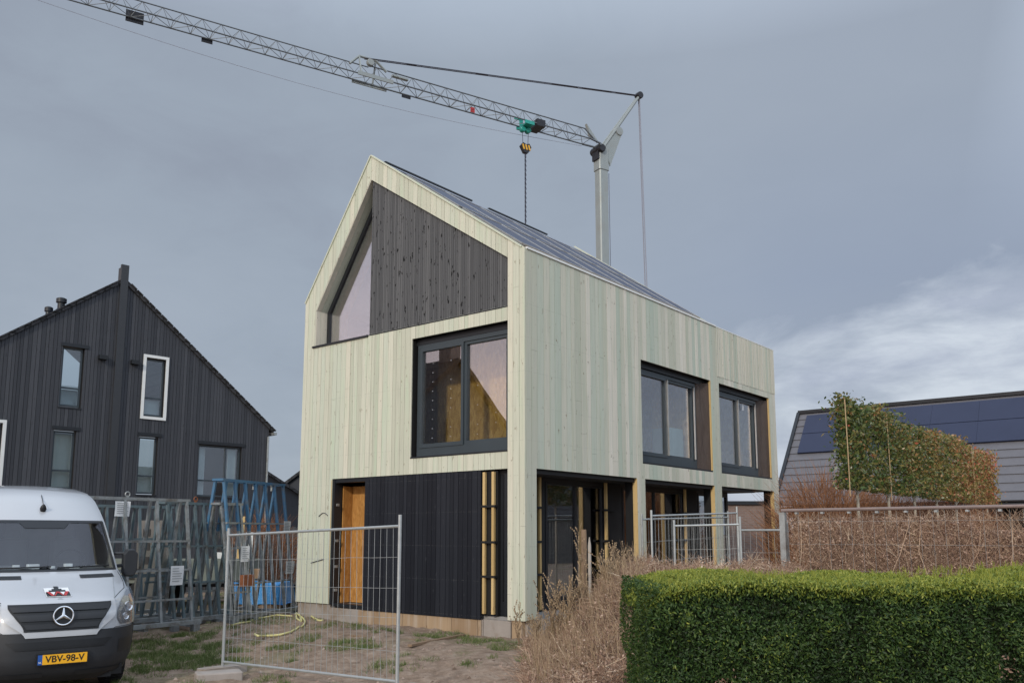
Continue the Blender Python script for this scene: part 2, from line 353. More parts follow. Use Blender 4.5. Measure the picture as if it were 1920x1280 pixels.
# ------------------------------------------------------------------ ground
def sst(a, b, x): t = max(0, min(1, (x-a)/(b-a))); return t*t*(3-2*t)
def hz(x, y, fine=True):
    h = -.24*(1-sst(-4.2, -1.4, y))
    if abs(x) < 40 and abs(y) < 40 and fine:
        h += .05*noise.noise(Vector((x*.6, y*.6, 0)))+.035*noise.noise(Vector((x*2.1, y*2.1, 3)))+.028*noise.noise(Vector((x*5.5, y*5.5, 5)))+.018*abs(noise.noise(Vector((x*9, y*9, 8))))
        h += .05*math.exp(-((y+1.25)**2)/.12)*sst(-5, -3, x)*(1-sst(-1.4, -.6, x))
    return h
def axis_pts(c0, c1, st):
    a = list(np.arange(c0, c1, st)); s = st; x = a[0]; L = []
    while x > -900: s *= 1.25; x -= s; L.append(x)
    s = st; x = a[-1]; Rr = []
    while x < 900: s *= 1.25; x += s; Rr.append(x)
    return L[::-1]+a+Rr
gx = axis_pts(-9, 7, .085); gy = axis_pts(-9, 3, .085)
gv = [(x, y, hz(x, y)) for y in gy for x in gx]; nx = len(gx)
gf = [(j*nx+i, j*nx+i+1, (j+1)*nx+i+1, (j+1)*nx+i) for j in range(len(gy)-1) for i in range(nx-1)]
me = bpy.data.meshes.new('ground'); me.from_pydata(gv, [], gf); me.polygons.foreach_set('use_smooth', [True]*len(gf))
tag(link_mesh('ground', me, None, M['soil']), kind='structure')
# ================================================================== THE TIMBER HOUSE
HW, HL, RL, EV, PX_, PZ = 5.92, 10.71, 7.26, 6.5, -3.94, 9.26     # width, length, pitched length, eave, peak
house = thing('timber_house', 'new timber house under construction, pale green board walls, steep gable and charcoal gable panel', 'house')
def roofz(x): return EV+(PZ-EV)*((x+HW)/(PX_+HW)) if x < PX_ else EV+(PZ-EV)*(x/PX_)
C = lambda c: (lambda u: c)
def boards(mb, place, u0, u1, widths, top, bot, holes, kinks, gap=.006, n0=0.0, n1=.022, tints=None, joint=0):
    """vertical boards from u0 to u1; place(u,n,z)->xyz ; holes=(ua,ub,zlo(u),zhi(u))"""
    u = u0; i = 0; allk = sorted(set(kinks+[h[0] for h in holes]+[h[1] for h in holes]))
    while u < u1-1e-4:
        jz = random.uniform(.6, 6.2) if joint and random.random() < joint else None
        w = widths(i); e = min(u+w, u1); a = u+gap/2; b = e-gap/2; t = tints() if tints else random.random()
        cuts = [a]+[k for k in allk if a < k < b]+[b]
        dn = random.uniform(-.0015, .0015)
        for p, q in zip(cuts, cuts[1:]):
            if q-p < .002: continue
            mid = (p+q)/2
            seg = [(lambda s: bot(s), lambda s: top(s))]
            for (ha, hb, zl, zh) in holes:
                if ha < mid < hb:
                    new = []
                    for lo, hi in seg:
                        if zh(mid) <= lo(mid) or zl(mid) >= hi(mid): new.append((lo, hi)); continue
                        if zl(mid) > lo(mid)+.01: new.append((lo, zl))
                        if zh(mid) < hi(mid)-.01: new.append((zh, hi))
                    seg = new
            if jz is not None: seg = [q_ for lo, hi in seg for q_ in (((lo, C(jz-.0015)), (C(jz+.0015), hi)) if lo(mid)+.1 < jz < hi(mid)-.1 else ((lo, hi),))]
            for lo, hi in seg:
                P4 = [(p, lo(p)), (q, lo(q)), (q, hi(q)), (p, hi(p))]
                P4 = [(x_, z_) for x_, z_ in P4]
                v = [place(x_, n0, z_) for x_, z_ in P4]+[place(x_, n1+dn, z_) for x_, z_ in P4]
                mb.add(v, [(0, 1, 2, 3), (7, 6, 5, 4), (0, 4, 5, 1), (1, 5, 6, 2), (2, 6, 7, 3), (3, 7, 4, 0)], t)
        u = e; i += 1
front = lambda u, n, z: (u, -n, z)
side = lambda u, n, z: (n, u, z)
back = lambda u, n, z: (u, HL+n, z)
left = lambda u, n, z: (-HW-n, u, z)
A_ = [(-5.56, 5.56), (-5.5, 6.30), (-3.94, 8.77), (-.35, 6.39)]
def Atop(u): return 6.30+(8.77-6.30)*((u+5.56)/(1.62)) if u < -3.94 else 8.77+(6.39-8.77)*((u+3.94)/3.59)
holesF = [(-5.56, -.35, C(5.54), Atop), (-2.67, -.35, C(3.03), C(5.28)), (-4.87, -.35, C(-1), C(2.74))]
def ftop(u): return roofz(u)+.0
# structural core, dark
mb = MB(); boards(mb, front, -HW+.02, -.02, lambda i: .6, lambda u: roofz(u)-.03, C(.32), [(a, b, zl, zh) for a, b, zl, zh in holesF], [PX_], gap=0, n0=-.28, n1=-.002)
mb.build('front_wall_core', M['membrane'], house)
mb = MB(); wf = [.135, .135, .09, .135, .12]
boards(mb, front, -HW, -.35, lambda i: wf[i % 5]*random.uniform(.9, 1.1), ftop, C(.30), holesF, [PX_], tints=lambda: random.random(), joint=.35)
for (x0, x1, z0, z1) in ():
    pass
mb.build('front_cladding', M['front_wood'], house)
# corner post boards
mb = MB(); boards(mb, front, -.35, .022, lambda i: (.118, .135, .119)[i % 3], lambda u: roofz(min(u, 0)), C(.27), [], [], n1=.03, joint=1)
mb.build('corner_post_cladding', M['front_wood'], house)
# side cladding
holesS = [(.28, 3.55, C(-1), C(2.74)), (3.86, 6.96, C(-1), C(2.74)), (7.33, 10.38, C(-1), C(2.74)), (3.78, 6.92, C(3.04), C(5.15)), (7.35, 10.30, C(3.04), C(5.15))]
mb = MB(); boards(mb, side, .004, RL, lambda i: random.choice((.12, .145, .145, .17, .19)), C(EV-.02), C(.28), holesS, [], joint=.5)
boards(mb, side, RL, HL, lambda i: random.choice((.12, .145, .17)), C(EV-.02), C(.28), holesS, [], joint=.5)
mb.build('side_cladding', M['side_wood'], house)
mb = MB(); boards(mb, side, RL, HL+.02, lambda i: .098, C(EV-.02), C(5.30), [], [], gap=.03, n0=.023, n1=.030, tints=lambda: random.choice((.10, .30, .40, .46, .75)))
mb.build('upper_batten_cladding', M['side_wood'], house)
mb = MB(); boards(mb, side, .02, HL-.02, lambda i: .6, C(EV-.04), C(.32), holesS, [], gap=0, n0=-.26, n1=-.002)
mb.build('side_wall_core', M['membrane'], house)
# back and left walls
mb = MB(); boards(mb, back, -HW, 0, lambda i: .15, C(EV-.02), C(2.74), [], [])
boards(mb, back, -HW, -3.2, lambda i: .15, C(2.73), C(.28), [], [])
boards(mb, left, 0, RL, lambda i: .15, C(EV-.02), C(.28), [], []); boards(mb, left, RL, HL, lambda i: .15, C(EV-.02), C(.28), [], [])
mb.build('rear_and_left_cladding', M['side_wood'], house)
mb = MB(); mb.box(-HW, -.27, HL-.2, HL-.003, 2.76, EV-.03).box(-HW, -3.2, HL-.2, HL-.003, .3, 2.74).box(-HW+.002, -HW+.2, .3, HL-.21, .3, EV-.04)
mb.split('rear_and_left_wall_core', M['membrane'], house)
# back gable of the pitched part
mb = MB(); poly = [(-HW+.05, RL-.02, EV-.1), (-.05, RL-.02, EV-.1), (PX_, RL-.02, PZ-.06)]
mb.prism(poly, (0, -.2, 0)); mb.build('rear_gable_wall', M['membrane'], house)
# roof
def slab(x0, z0, x1, z1, y0, y1, off0, off1):
    d = Vector((x1-x0, 0, z1-z0)).normalized(); n = Vector((-d.z, 0, d.x));  n = n if n.z > 0 else -n
    a = Vector((x0, 0, z0)); b = Vector((x1, 0, z1))
    return [a+n*off0, b+n*off0, b+n*off1, a+n*off1]
mb = MB()
for (x0, x1) in ((-HW+.02, PX_), (-.0, PX_)):
    q = slab(x0, roofz(x0 if x0 else 0), PX_, PZ, 0, 0, -.30, -.05); mb.prism([(p.x, .26, p.z) for p in q], (0, RL-.5, 0))
mb.box(-HW+.2, -.26, RL+.02, HL-.21, EV-.35, EV-.12)
mb.build('roof', M['roofing'], house)
mb = MB()
for i in range(13):     # battens under the panels
    t = .05+i*.075
    x = PX_*t; z = roofz(x)-.035
    mb.bar((x, .03, z), (x, RL-.04, z), .045, .03)
mb.split('roof_batten', M['old_wood'], house)
d2 = Vector((PX_, 0, PZ-EV)).normalized(); n2 = Vector((-d2.z, 0, d2.x)); n2 = n2 if n2.z > 0 else -n2
LS = math.hypot(PX_, PZ-EV)
for r_ in range(2):
    for k in range(6):
        s0 = .35+r_*1.86; s1 = s0+1.74; y0 = .30+k*1.14; y1 = y0+1.09
        T = Matrix.Identity(4)
        def pt(s, y, o): q = Vector((0, y, EV))+d2*s+n2*o; return q
        m1 = MB(); m1.add([pt(s, y, o) for o in (-.01, .018) for s, y in ((s0, y0), (s1, y0), (s1, y1), (s0, y1))], [(3, 2, 1, 0), (4, 5, 6, 7), (0, 1, 5, 4), (1, 2, 6, 5), (2, 3, 7, 6), (3, 0, 4, 7)])
        pan = m1.build('solar_panel', M['solar'], house)
        m2 = MB()
        for a, b in ((pt(s0, y0, .01), pt(s1, y0, .01)), (pt(s0, y1, .01), pt(s1, y1, .01)), (pt(s0, y0, .01), pt(s0, y1, .01)), (pt(s1, y0, .01), pt(s1, y1, .01))): m2.bar(a, b, .03, .036, upv=n2)
        m2.build('panel_frame', M['alu'], pan)
# verge trims, ridge and eave trims
mb = MB()
mb.bar((0.012, .02, EV-.0), (0.012, RL, EV-.0), .06, .035); mb.bar((-.01, RL, EV-.006), (-.01, HL+.03, EV-.006), .085, .022)
mb.bar((-.5, HL+.01, EV+.0125), (-HW, HL+.01, EV+.0125), .08, .025)
mb.split('eave_trim', M['white_trim'], house)
mb = MB(); mb.bar((-.04, -.01, EV+.02), (PX_, -.01, PZ+.02), .07, .03, upv=n2); mb.bar((-HW, -.01, EV+.012), (PX_-.01, -.01, PZ+.017), .07, .03)
mb.bar((-.04, RL-.03, EV+.025), (PX_, RL-.03, PZ+.025), .07, .03, upv=n2); mb.split('verge_trim', M['front_wood'], house)
mb = MB(); mb.bar((PX_, .3, PZ-.02), (PX_, 3.0, PZ-.02), .16, .03); mb.bar((PX_, 3.6, PZ-.02), (PX_, 5.9, PZ-.02), .16, .03); mb.split('ridge_cap', M['frame_dark'], house)
# upper gable: reveal, window and charcoal panel
mb = MB(); dR = .34
rp = [(-5.56, 5.54), (-5.56, 6.30), (-3.94, 8.77)]
for (a, b) in zip(rp, rp[1:]):
    L = math.hypot(b[0]-a[0], b[1]-a[1]); d = Vector((b[0]-a[0], 0, b[1]-a[1])).normalized(); n = Vector((d.z, 0, -d.x))
    for k, (q0, q1) in enumerate(((.022, .13), (-.1, .018), (-.21, -.104), (-.32, -.214))):
        v = []
        for s in (0, L):
            for o in (0.002, .02): 
                for yy in (-q1, -q0): v.append(Vector((a[0], 0, a[1]))+d*s+n*o+Vector((0, yy, 0)))
        if k == 0: continue
        mb.add(v, [(0, 1, 3, 2), (4, 6, 7, 5), (0, 4, 5, 1), (2, 3, 7, 6), (0, 2, 6, 4), (1, 5, 7, 3)], random.random())
mb.build('window_reveal', M['side_wood'], house)
mb = MB(); boards(mb, front, -3.92, -.35, lambda i: random.choice((.045, .045, .06)), Atop, C(5.55), [], [], gap=.006, n0=-.06, n1=-.02)
mb.build('charcoal_gable_panel', M['char_wood'], house)
mb = MB(); boards(mb, front, -3.93, -.35, lambda i: .5, lambda u: Atop(u)+.02, C(5.5), [], [-3.94], gap=0, n0=-.28, n1=-.064); mb.build('gable_panel_core', M['membrane'], house)
mb = MB(); mb.box(-5.62, -3.9, -.05, .30, 5.50, 5.537); mb.box(-3.9, -.34, -.026, .05, 5.515, 5.537); mb.split('gable_sill', M['frame_dark'], house)
win = MB()
def framebar(mb, a, b, w, y0, y1):   # bar in the x-z plane, to the right of a->b
    d = Vector((b[0]-a[0], 0, b[1]-a[1])); d.normalize(); n = Vector((d.z, 0, -d.x))*w
    A0 = Vector((a[0], 0, a[1])); B0 = Vector((b[0], 0, b[1]))
    v = [p+Vector((0, yy, 0)) for yy in (y0, y1) for p in (A0, B0, B0+n, A0+n)]
    mb.add(v, [(0, 1, 2, 3), (7, 6, 5, 4), (0, 4, 5, 1), (1, 5, 6, 2), (2, 6, 7, 3), (3, 7, 4, 0)])
framebar(win, (-5.535, 5.6), (-5.535, 6.30), .08, .26, .33); framebar(win, (-5.535, 6.30), (-3.96, 8.70), .08, .262, .332)
framebar(win, (-3.94, 8.7), (-3.94, 5.55), .05, .258, .328); framebar(win, (-3.95, 5.54), (-5.535, 5.54), .07, .264, .334)
gw = win.build('gable_window', M['frame_dark'], house)
MB().prism([(-5.46, .29, 5.6), (-5.46, .29, 6.28), (-3.99, .29, 8.52), (-3.99, .29, 5.6)], (0, .012, 0)).build('pane', M['glass_gable'], gw)
# OSB lining inside the gable
mb = MB(); framebar(mb, (-5.62, 5.5), (-5.62, 6.35), .17, .36, .75); framebar(mb, (-5.62, 6.35), (-3.9, 9.0), .17, .362, .752); mb.split('gable_lining', M['osb'], house)
# windows helper in a local frame: u along, n outward, z up
def window(parent, place, u0, u1, z0, z1, n, splits, fw_=.07, name='window', matf='frame', matg='glass', d=.07, bot=.12, sash=True, dots=0, notes=()):
    def B(mb, a, b, c, d_, e, f):
        v = [place(x, y, z) for x in (a, b) for y in (c, d_) for z in (e, f)]
        mb.add(v, [(0, 1, 3, 2), (4, 6, 7, 5), (0, 4, 5, 1), (2, 3, 7, 6), (0, 2, 6, 4), (1, 5, 7, 3)])
    mb = MB(); B(mb, u0, u0+fw_, n-d, n, z0, z1); B(mb, u1-fw_, u1, n-d, n, z0, z1); B(mb, u0+fw_, u1-fw_, n-d, n, z1-fw_, z1); B(mb, u0+fw_, u1-fw_, n-d, n, z0, z0+bot)
    w = mb.build(name, M[matf], parent)
    cuts = [u0+fw_]+list(splits)+[u1-fw_]
    for i, (a, b) in enumerate(zip(cuts, cuts[1:])):
        m = MB(); o = .012 if i % 2 == 0 else -.02; s = .055 if sash else .0; zz0 = z0+bot; zz1 = z1-fw_
        if sash:
            B(m, a, a+s, n-d+o, n+o, zz0, zz1); B(m, b-s, b, n-d+o, n+o, zz0, zz1); B(m, a+s, b-s, n-d+o, n+o, zz1-s, zz1); B(m, a+s, b-s, n-d+o, n+o, zz0, zz0+s*1.3)
            m.build('sash', M[matf], w)
        elif i: B(m, a-.03, a+.03, n-d+.01, n+.01, zz0, zz1); m.build('mullion', M[matf], w)
        g = MB(); B(g, a+s-.003, b-s+.003, n-d*.6+o, n-d*.6+.012+o, zz0+s, zz1-s+.003); g.build('pane', M[matg], w)
        if dots:
            dm = MB()  # columns of small white dots on the pane
            for cu in (a+s+.22*(b-a), b-s-.26*(b-a)):
                for k in range(dots):
                    if random.random() < .75:
                        zc = zz0+s+.12+k*(zz1-zz0-.3)/dots; r = .0055
                        B(dm, cu-r, cu+r, n-d*.6+.014+o, n-d*.6+.017+o, zc-r, zc+r)
            dm.build('glazing_dots', M['paper'], w)
    for (a, z) in notes:
        m = MB(); B(m, a, a+.05, n+.0-d*.6+.03, n-d*.6+.034, z, z+.16); m.build('paper_label', M['paper'], w)
    return w
def Bp(place, a, b, c, d_, e, f, mb, tint=.5):
    v = [place(x, y, z) for x in (a, b) for y in (c, d_) for z in (e, f)]
    mb.add(v, [(0, 1, 3, 2), (4, 6, 7, 5), (0, 4, 5, 1), (2, 3, 7, 6), (0, 2, 6, 4), (1, 5, 7, 3)], tint)
# first floor front window (wide sliding)
window(house, front, -2.63, -.37, 3.06, 5.16, -.10, (-1.47,), .075, bot=.16, dots=9, d=.09)
mb = MB(); Bp(front, -2.668, -.352, -.2, .03, 3.028, 3.055, mb); Bp(front, -2.668, -.352, -.2, -.10, 5.165, 5.27, mb); mb.split('window_sill', M['frame_dark'], house)
# side windows of the first floor
for (a, b, nt_) in ((3.80, 6.90, ((3.98, 4.72),)), (7.37, 10.28, ((7.5, 4.6), (9.1, 4.72)))):
    sp = (a+1.32, )
    window(house, side, a, b-.42, 3.08, 5.03, -.16, sp, .07, bot=.17, d=.09, notes=nt_)
    mb = MB(); Bp(side, a, b, -.24, .02, 3.042, 3.075, mb); Bp(side, a, b, -.24, -.12, 5.04, 5.145, mb); mb.split('window_sill', M['frame_dark'], house)
    mb = MB(); Bp(side, a+1.33, a+1.352, -.148, -.115, 3.3, 4.93, mb); Bp(side, b-.52, b-.495, -.158, -.128, 3.3, 4.93, mb); mb.split('aluminium_edge', M['alu'], house)
    # crumpled brown foil in the reveal
    vs = []; fs = []; nu, nz = 16, 40
    for i in range(nu+1):
        for j in range(nz+1):
            t = i/nu; zz = 3.08+j/nz*2.0
            yy = b-.41+t*.40; nn = -.17+t*.165
            w_ = noise.noise(Vector((t*2.2, zz*1.1+b, 0)))*.045+noise.noise(Vector((t*6+zz*2, zz*2.2+b, 4)))*.02
            vs.append((nn+w_*math.sin(math.pi*min(1, t*1.1))*1.1-.01, yy-w_*.5*(1-t), zz))
    for i in range(nu):
        for j in range(nz): q = i*(nz+1)+j; fs.append((q, q+1, q+nz+2, q+nz+1))
    MB().add(vs, fs, smooth=True).build('facade_foil', M['brown_foil'], house)
    mb = MB(); Bp(side, b-.012, b+.02, -.03, .018, 3.08, 5.14, mb, .6); mb.build('reveal_batten', M['timber'], house)
# ground floor front: black boarded wall, door, glazing strip
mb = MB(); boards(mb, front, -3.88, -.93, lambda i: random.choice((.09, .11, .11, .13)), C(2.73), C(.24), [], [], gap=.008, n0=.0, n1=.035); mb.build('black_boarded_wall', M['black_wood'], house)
mb = MB(); Bp(front, -3.87, -.94, -.2, -.004, .32, 2.73, mb); mb.build('black_wall_core', M['membrane'], house)
mb = MB(); Bp(front, -4.868, -4.80, -.18, .012, .3, 2.735, mb); Bp(front, -4.80, -3.89, -.18, .0, 2.66, 2.735, mb); Bp(front, -4.80, -3.89, -.18, .01, .27, .32, mb); mb.split('door_frame', M['frame_dark'], house)
mb = MB(); Bp(front, -4.885, -4.872, -.02, .03, .3, 2.72, mb, .7); mb.build('door_edge_batten', M['timber'], house)
mb = MB(); 
for z in (.55, 1.0, 1.5, 2.2): Bp(front, -4.735, -4.715, -.05, .015, z, z+.05, mb)
mb.build('door_hinge_strip', M['galv'], house)
mb = MB(); Bp(front, -4.79, -4.765, -.42, -.19, .32, 2.6, mb); mb.build('hall_side_panel', M['osb_door'], house)
mb = MB(); Bp(front, -4.76, -3.3, -.46, -.42, .32, 2.6, mb); mb.build('hall_rear_panel', M['osb_door'], house)
mb = MB()
for u in (-.90, -.70):
    for z0, z1 in ((.34, .93), (.97, 1.50), (1.54, 2.10), (2.14, 2.70)): Bp(front, u, u+.05, -.02, .028, z0, z1, mb, random.random())
mb.split('timber_batten', M['timber'], house)
mb = MB()
for z in (.95, 1.52, 2.12): Bp(front, -.93, -.62, -.035, .036, z-.018, z+.018, mb)
Bp(front, -.93, -.62, -.12, -.04, .32, 2.72, mb); mb.build('batten_backing', M['membrane'], house)
window(house, front, -.63, -.355, .32, 2.7, -.12, (), .05, bot=.22, sash=False, matf='frame_dark', matg='glass_clear')
# ground floor side: recessed glazing
N_ = -.62
for a, b in ((.06, .78), (1.32, 3.4), (3.95, 6.75)):
    window(house, side, a, b, .32, 2.66, N_+.2 if a < 1 else N_, () if a < 1 else ((a+b)/2,), .06, matf='frame_dark', matg='glass_clear', bot=.14)
window(house, side, 7.3, 9.0, .32, 2.66, N_, (), .06, matf='frame_dark', matg='glass_clear', bot=.14)
mb = MB(); Bp(side, .10, 9.3, N_-.1, -.03, 2.66, 2.74, mb); Bp(side, .80, 1.30, N_-.1, N_+.02, .32, 2.66, mb); Bp(side, 3.42, 3.93, N_-.1, N_+.02, .32, 2.66, mb); Bp(side, 6.77, 7.28, N_-.1, N_+.02, .32, 2.66, mb)
mb.split('dark_infill', M['membrane'], house)
mb = MB()
for u in (.86, 1.12, 3.30, 6.62):
    for z0, z1 in ((.34, .93), (.97, 1.50), (1.54, 2.10), (2.14, 2.66)): Bp(side, u, u+.055, N_+.025, N_+.07, z0, z1, mb, random.random())
for u in (3.535, 6.945, 10.365): Bp(side, u, u+.014, -.075, .02, .3, 2.73, mb, .8)
mb.split('timber_batten', M['timber'], house)
mb = MB()
for u in (.80, 3.2, 6.5):
    for z in (.95, 1.52, 2.12): Bp(side, u, u+.42, N_+.02, N_+.085, z-.02, z+.02, mb)
mb.split('batten_clip', M['membrane'], house)
# interior: slabs, lining, plinth
mb = MB(); mb.box(-HW+.21, -.1, .1, HL-.1, .02, .30); mb.build('ground_slab', M['slab'], house)
mb = MB(); mb.box(-HW+.21, -.27, .29, HL-.21, 2.75, 3.0); mb.build('first_floor_slab', M['membrane'], house)
mb = MB(); mb.box(-HW+.205, -1.9, 3.1, 3.14, 3.0, 5.5); mb.box(-3.02, -.62, 1.05, 1.10, 3.0, 5.55)
mb.box(-HW+.205, -.3, 10.3, 10.34, 3.0, 6.2); mb.box(-1.35, -.3, 6.62, 6.66, 3.0, 6.2)
mb.box(-1.15, -.3, 3.3, 3.34, 3.0, 5.5); mb.box(-3.9, -3.86, 2.2, 7.1, 3.0, 8.2); mb.split('strand_board_lining', M['osb'], house)
mb = MB(); mb.box(-HW+.205, -.9, 1.5, 1.54, .3, 2.74); mb.box(-3.5, -3.46, 2.0, 6.8, .3, 2.74); mb.split('ground_floor_partition', M['plaster'], house)
MB().box(-HW+.21, -.75, 7.05, 7.12, .302, 2.745).build('dark_partition', M['membrane'], house)
mb = MB(); mb.box(-HW+.21, -.27, .29, 7.0, 5.55, 5.6); mb.build('attic_floor', M['osb'], house)
mb = MB(); mb.cbox(-.95, -.45, 5.85, 6.45, 3.02, 4.0, .04); mb.box(-1.35, -1.05, 8.3, 8.9, 3.02, 4.3); mb.split('insulation_pack', simple('pale_blue_foil', (.35, .52, .55), .3, 0, .3, 3), house)
mb = MB(); mb.box(-.95, -.93, 7.0, 7.6, .3, 1.9); mb.box(-2.0, -.9, 7.0, 7.03, .3, 1.9); mb.split('terrace_board', M['osb'], house)
mb = MB(); mb.box(-HW+.04, -4.88, .02, .3, -.3, .298); mb.box(-4.88, -.9, .0, .28, -.3, .235); mb.box(-.88, -.30, -.01, .27, -.3, .25); mb.box(-.30, -.03, .1, HL-.05, -.3, .26); mb.split('plinth', M['concrete'], house)
mb = MB()
u = -4.0
while u < -.95: w = .6; Bp(front, u, min(u+w-.01, -.93), .004, .02, -.3, .232, mb, random.random()); u += w
Bp(front, -.28, -.08, -.12, .0, -.2, .27, mb, .8); mb.split('formwork_board', M['form_ply'], house)
mb = MB(); P_ = []
for k in range(9): P_.append((-5.25+k*.035, -.03, 2.0+.09*math.sin(k/8*2.6)-.004*k))
mb.tube(P_, .008, 5); mb.bar((-5.45, -.03, 1.08), (-5.05, -.03, 1.16), .014, .014); mb.split('loose_cable', M['cable'], house)
# ================================================================== NEIGHBOURING DARK HOUSE (left)
ang = R(84); PB = Vector((-20.6, 4.34, 0))
dh = thing('dark_house', 'tall dark boarded twin house with a steep tiled gable roof behind the van', 'house', PB, ang)
dl = lambda u, n, z: (u, -n, z)          # local frame: u along facade, n outward (towards +x)
ZP, ZC, UC, UP, UL, ZL = 10.5, 5.74, 4.88, -1.06, -8.6, 5.0
slL = (ZP-7.77)/(UP+4.78)
ZL = ZP-slL*(UP-UL)
def dtop(u): return ZP+(ZC-ZP)*((u-UP)/(UC-UP)) if u > UP else ZP-slL*(UP-u)
wins = [(-2.90, -2.20, 5.86, 7.92, 0), (-2.99, -2.28, 3.10, 5.08, 0), (-.10, .62, 5.80, 7.93, 1), (-.18, .50, 3.02, 5.09, 0), (2.03, 3.76, 2.99, 4.96, 2), (-5.3, -4.5, 3.1, 5.15, 1)]
hs = [(a, b, C(z0), C(z1)) for a, b, z0, z1, k in wins]
mb = MB(); boards(mb, dl, UL, UC, lambda i: random.choice((.1, .12, .12, .14)), dtop, C(0), hs, [UP], gap=.012, n0=.0, n1=.03); 
o = mb.build('wall_boarding', M['dark_house_wood'], dh, local=True)
mb = MB(); boards(mb, dl, UL, UC, lambda i: 1, dtop, C(0), hs, [UP], gap=0, n0=-.25, n1=-.002); mb.box(UL, UL+.2, .26, 9, 0, ZL-.1).box(UC-.2, UC-.01, .26, 9, 0, ZC-.1)
mb.build('wall', M['membrane'], dh, local=True)
mb = MB(); mb.box(UP-.14, UP+.12, -.14, -.034, 0, ZP+.62); mb.box(UP-.10, UP+.08, -.03, .25, ZP-.05, ZP+.55); mb.build('party_wall_post', simple('dark_panel', (.035, .037, .042), .5, 0, .15), dh, local=True)
for a, b, z0, z1, k in wins:
    w = window(dh, dl, a+.02, b-.02, z0+.03, z1-.03, -.08, ((a+b)/2+.25,) if k == 2 else (), .055, matf='frame', matg='glass_dark', bot=.06, sash=False)
    w.data.transform(W(dh))  # window() built in local coordinates
    for ch in [q for q in bpy.data.objects if q.parent == w]: ch.data.transform(W(dh))
    mb = MB(); zt = z0+(z1-z0)*.32; Bp(dl, a+.06, b-.06, -.14, -.075, zt-.03, zt+.03, mb); mb.build('transom', M['frame'], w, local=True)
    mb = MB()
    if k == 1:
        Bp(dl, a-.10, a, .0, .07, z0-.1, z1+.1, mb); Bp(dl, b, b+.10, .0, .07, z0-.1, z1+.1, mb); Bp(dl, a, b, .0, .07, z1, z1+.1, mb); Bp(dl, a, b, .0, .07, z0-.1, z0, mb)
        mb.split('white_surround', M['white_trim'], w, local=True)
    else:
        Bp(dl, a-.05, b+.12, .0, .06, z1, z1+.12, mb); Bp(dl, a-.02, b+.02, .0, .05, z0-.05, z0, mb); mb.split('window_trim', M['frame_dark'], w, local=True)
    mb = MB()
    # curtains and blinds
    if k == 2: 
        Bp(dl, a+.08, a+.38, -.26, -.24, z0+.1, z1-.1, mb); Bp(dl, b-.45, b-.1, -.26, -.24, z0+.1, z1-.1, mb)
    elif z0 < 4: Bp(dl, a+.05, b-.05, -.26, -.24, z0+.1, z0+(1.0 if a > -1 else 1.9), mb)
    else: Bp(dl, a+.05, b-.05, -.26, -.24, z0+.1, z0+.62, mb)
    mb.split('curtain', M['plaster'], w, local=True)
def sl(u0, z0, u1, z1, o0, o1):
    d = Vector((u1-u0, 0, z1-z0)).normalized(); n = Vector((-d.z, 0, d.x)); n = n if n.z > 0 else -n
    a = Vector((u0, 0, z0)); b = Vector((u1, 0, z1)); return [a+n*o0, b+n*o0, b+n*o1, a+n*o1]
mb = MB()
for q in (sl(UC+.15, ZC-.12, UP+.02, ZP, .0, .12), sl(UL-.3, ZL-slL*.3, UP-.02, ZP, .0, .12)): mb.prism([(p.x, -.10, p.z) for p in q], (0, 9.3, 0))
o = mb.build('roof', M['tile_dark'], dh, local=True)
mb = MB()
for q in (sl(UC+.17, ZC-.14, UP+.14, ZP-.1, .10, .135), sl(UL-.3, ZL-slL*.3, UP-.15, ZP-.1, .10, .135)): 
    n_ = 26
    for k in range(n_):
        a = Vector(q[0]).lerp(q[1], k/n_); b = Vector(q[0]).lerp(q[1], (k+1)/n_-.004); c = Vector(q[3]).lerp(q[2], (k+1)/n_-.004); e = Vector(q[3]).lerp(q[2], k/n_)
        mb.prism([(p.x, -.16, p.z) for p in (a, b, c, e)], (0, .3, 0))
mb.build('verge_tiles', M['tile_dark'], o, local=True, kind='stuff')
mb = MB(); mb.bar((UC+.2, -.2, ZC-.17), (UC+.2, 9.2, ZC-.17), .12, .1); mb.tube([(UC-.05, -.09, ZC-.3), (UC-.05, -.09, 0)], .04, 8); mb.build('gutter', M['galv'], o, local=True)
mb = MB()
for k in range(3):
    q = sl(UP-.9-k*1.75, ZP-slL*(.9+k*1.75), UP-.9-k*1.75-1.65, ZP-slL*(.9+k*1.75+1.65), .13, .17); mb.prism([(p.x, 1.2, p.z) for p in q], (0, 6, 0))
mb.split('solar_array', M['solar'], o, local=True)
for (u, y, h, r) in ((-2.65, 1.3, .45, .15), (-2.95, 1.6, .35, .12), (-5.6, 1.2, .5, .13)):
    z = dtop(u); mb = MB(); mb.lathe((u, y, z-.1), (0, 0, 1), [(r*1.2, 0), (r*1.1, .2), (r*.8, .25), (r*.8, h), (r*1.15, h+.02), (r*1.15, h+.16), (r*.6, h+.2)], 14); mb.build('vent_pipe', M['frame_dark'], o, local=True)
for u, z in ((-1.62, 7.7), (-.52, 7.68)):
    mb = MB(); Bp(dl, u-.14, u+.14, .03, .2, z-.08, z+.06, mb); mb.build('nest_box', M['black'], dh, local=True)
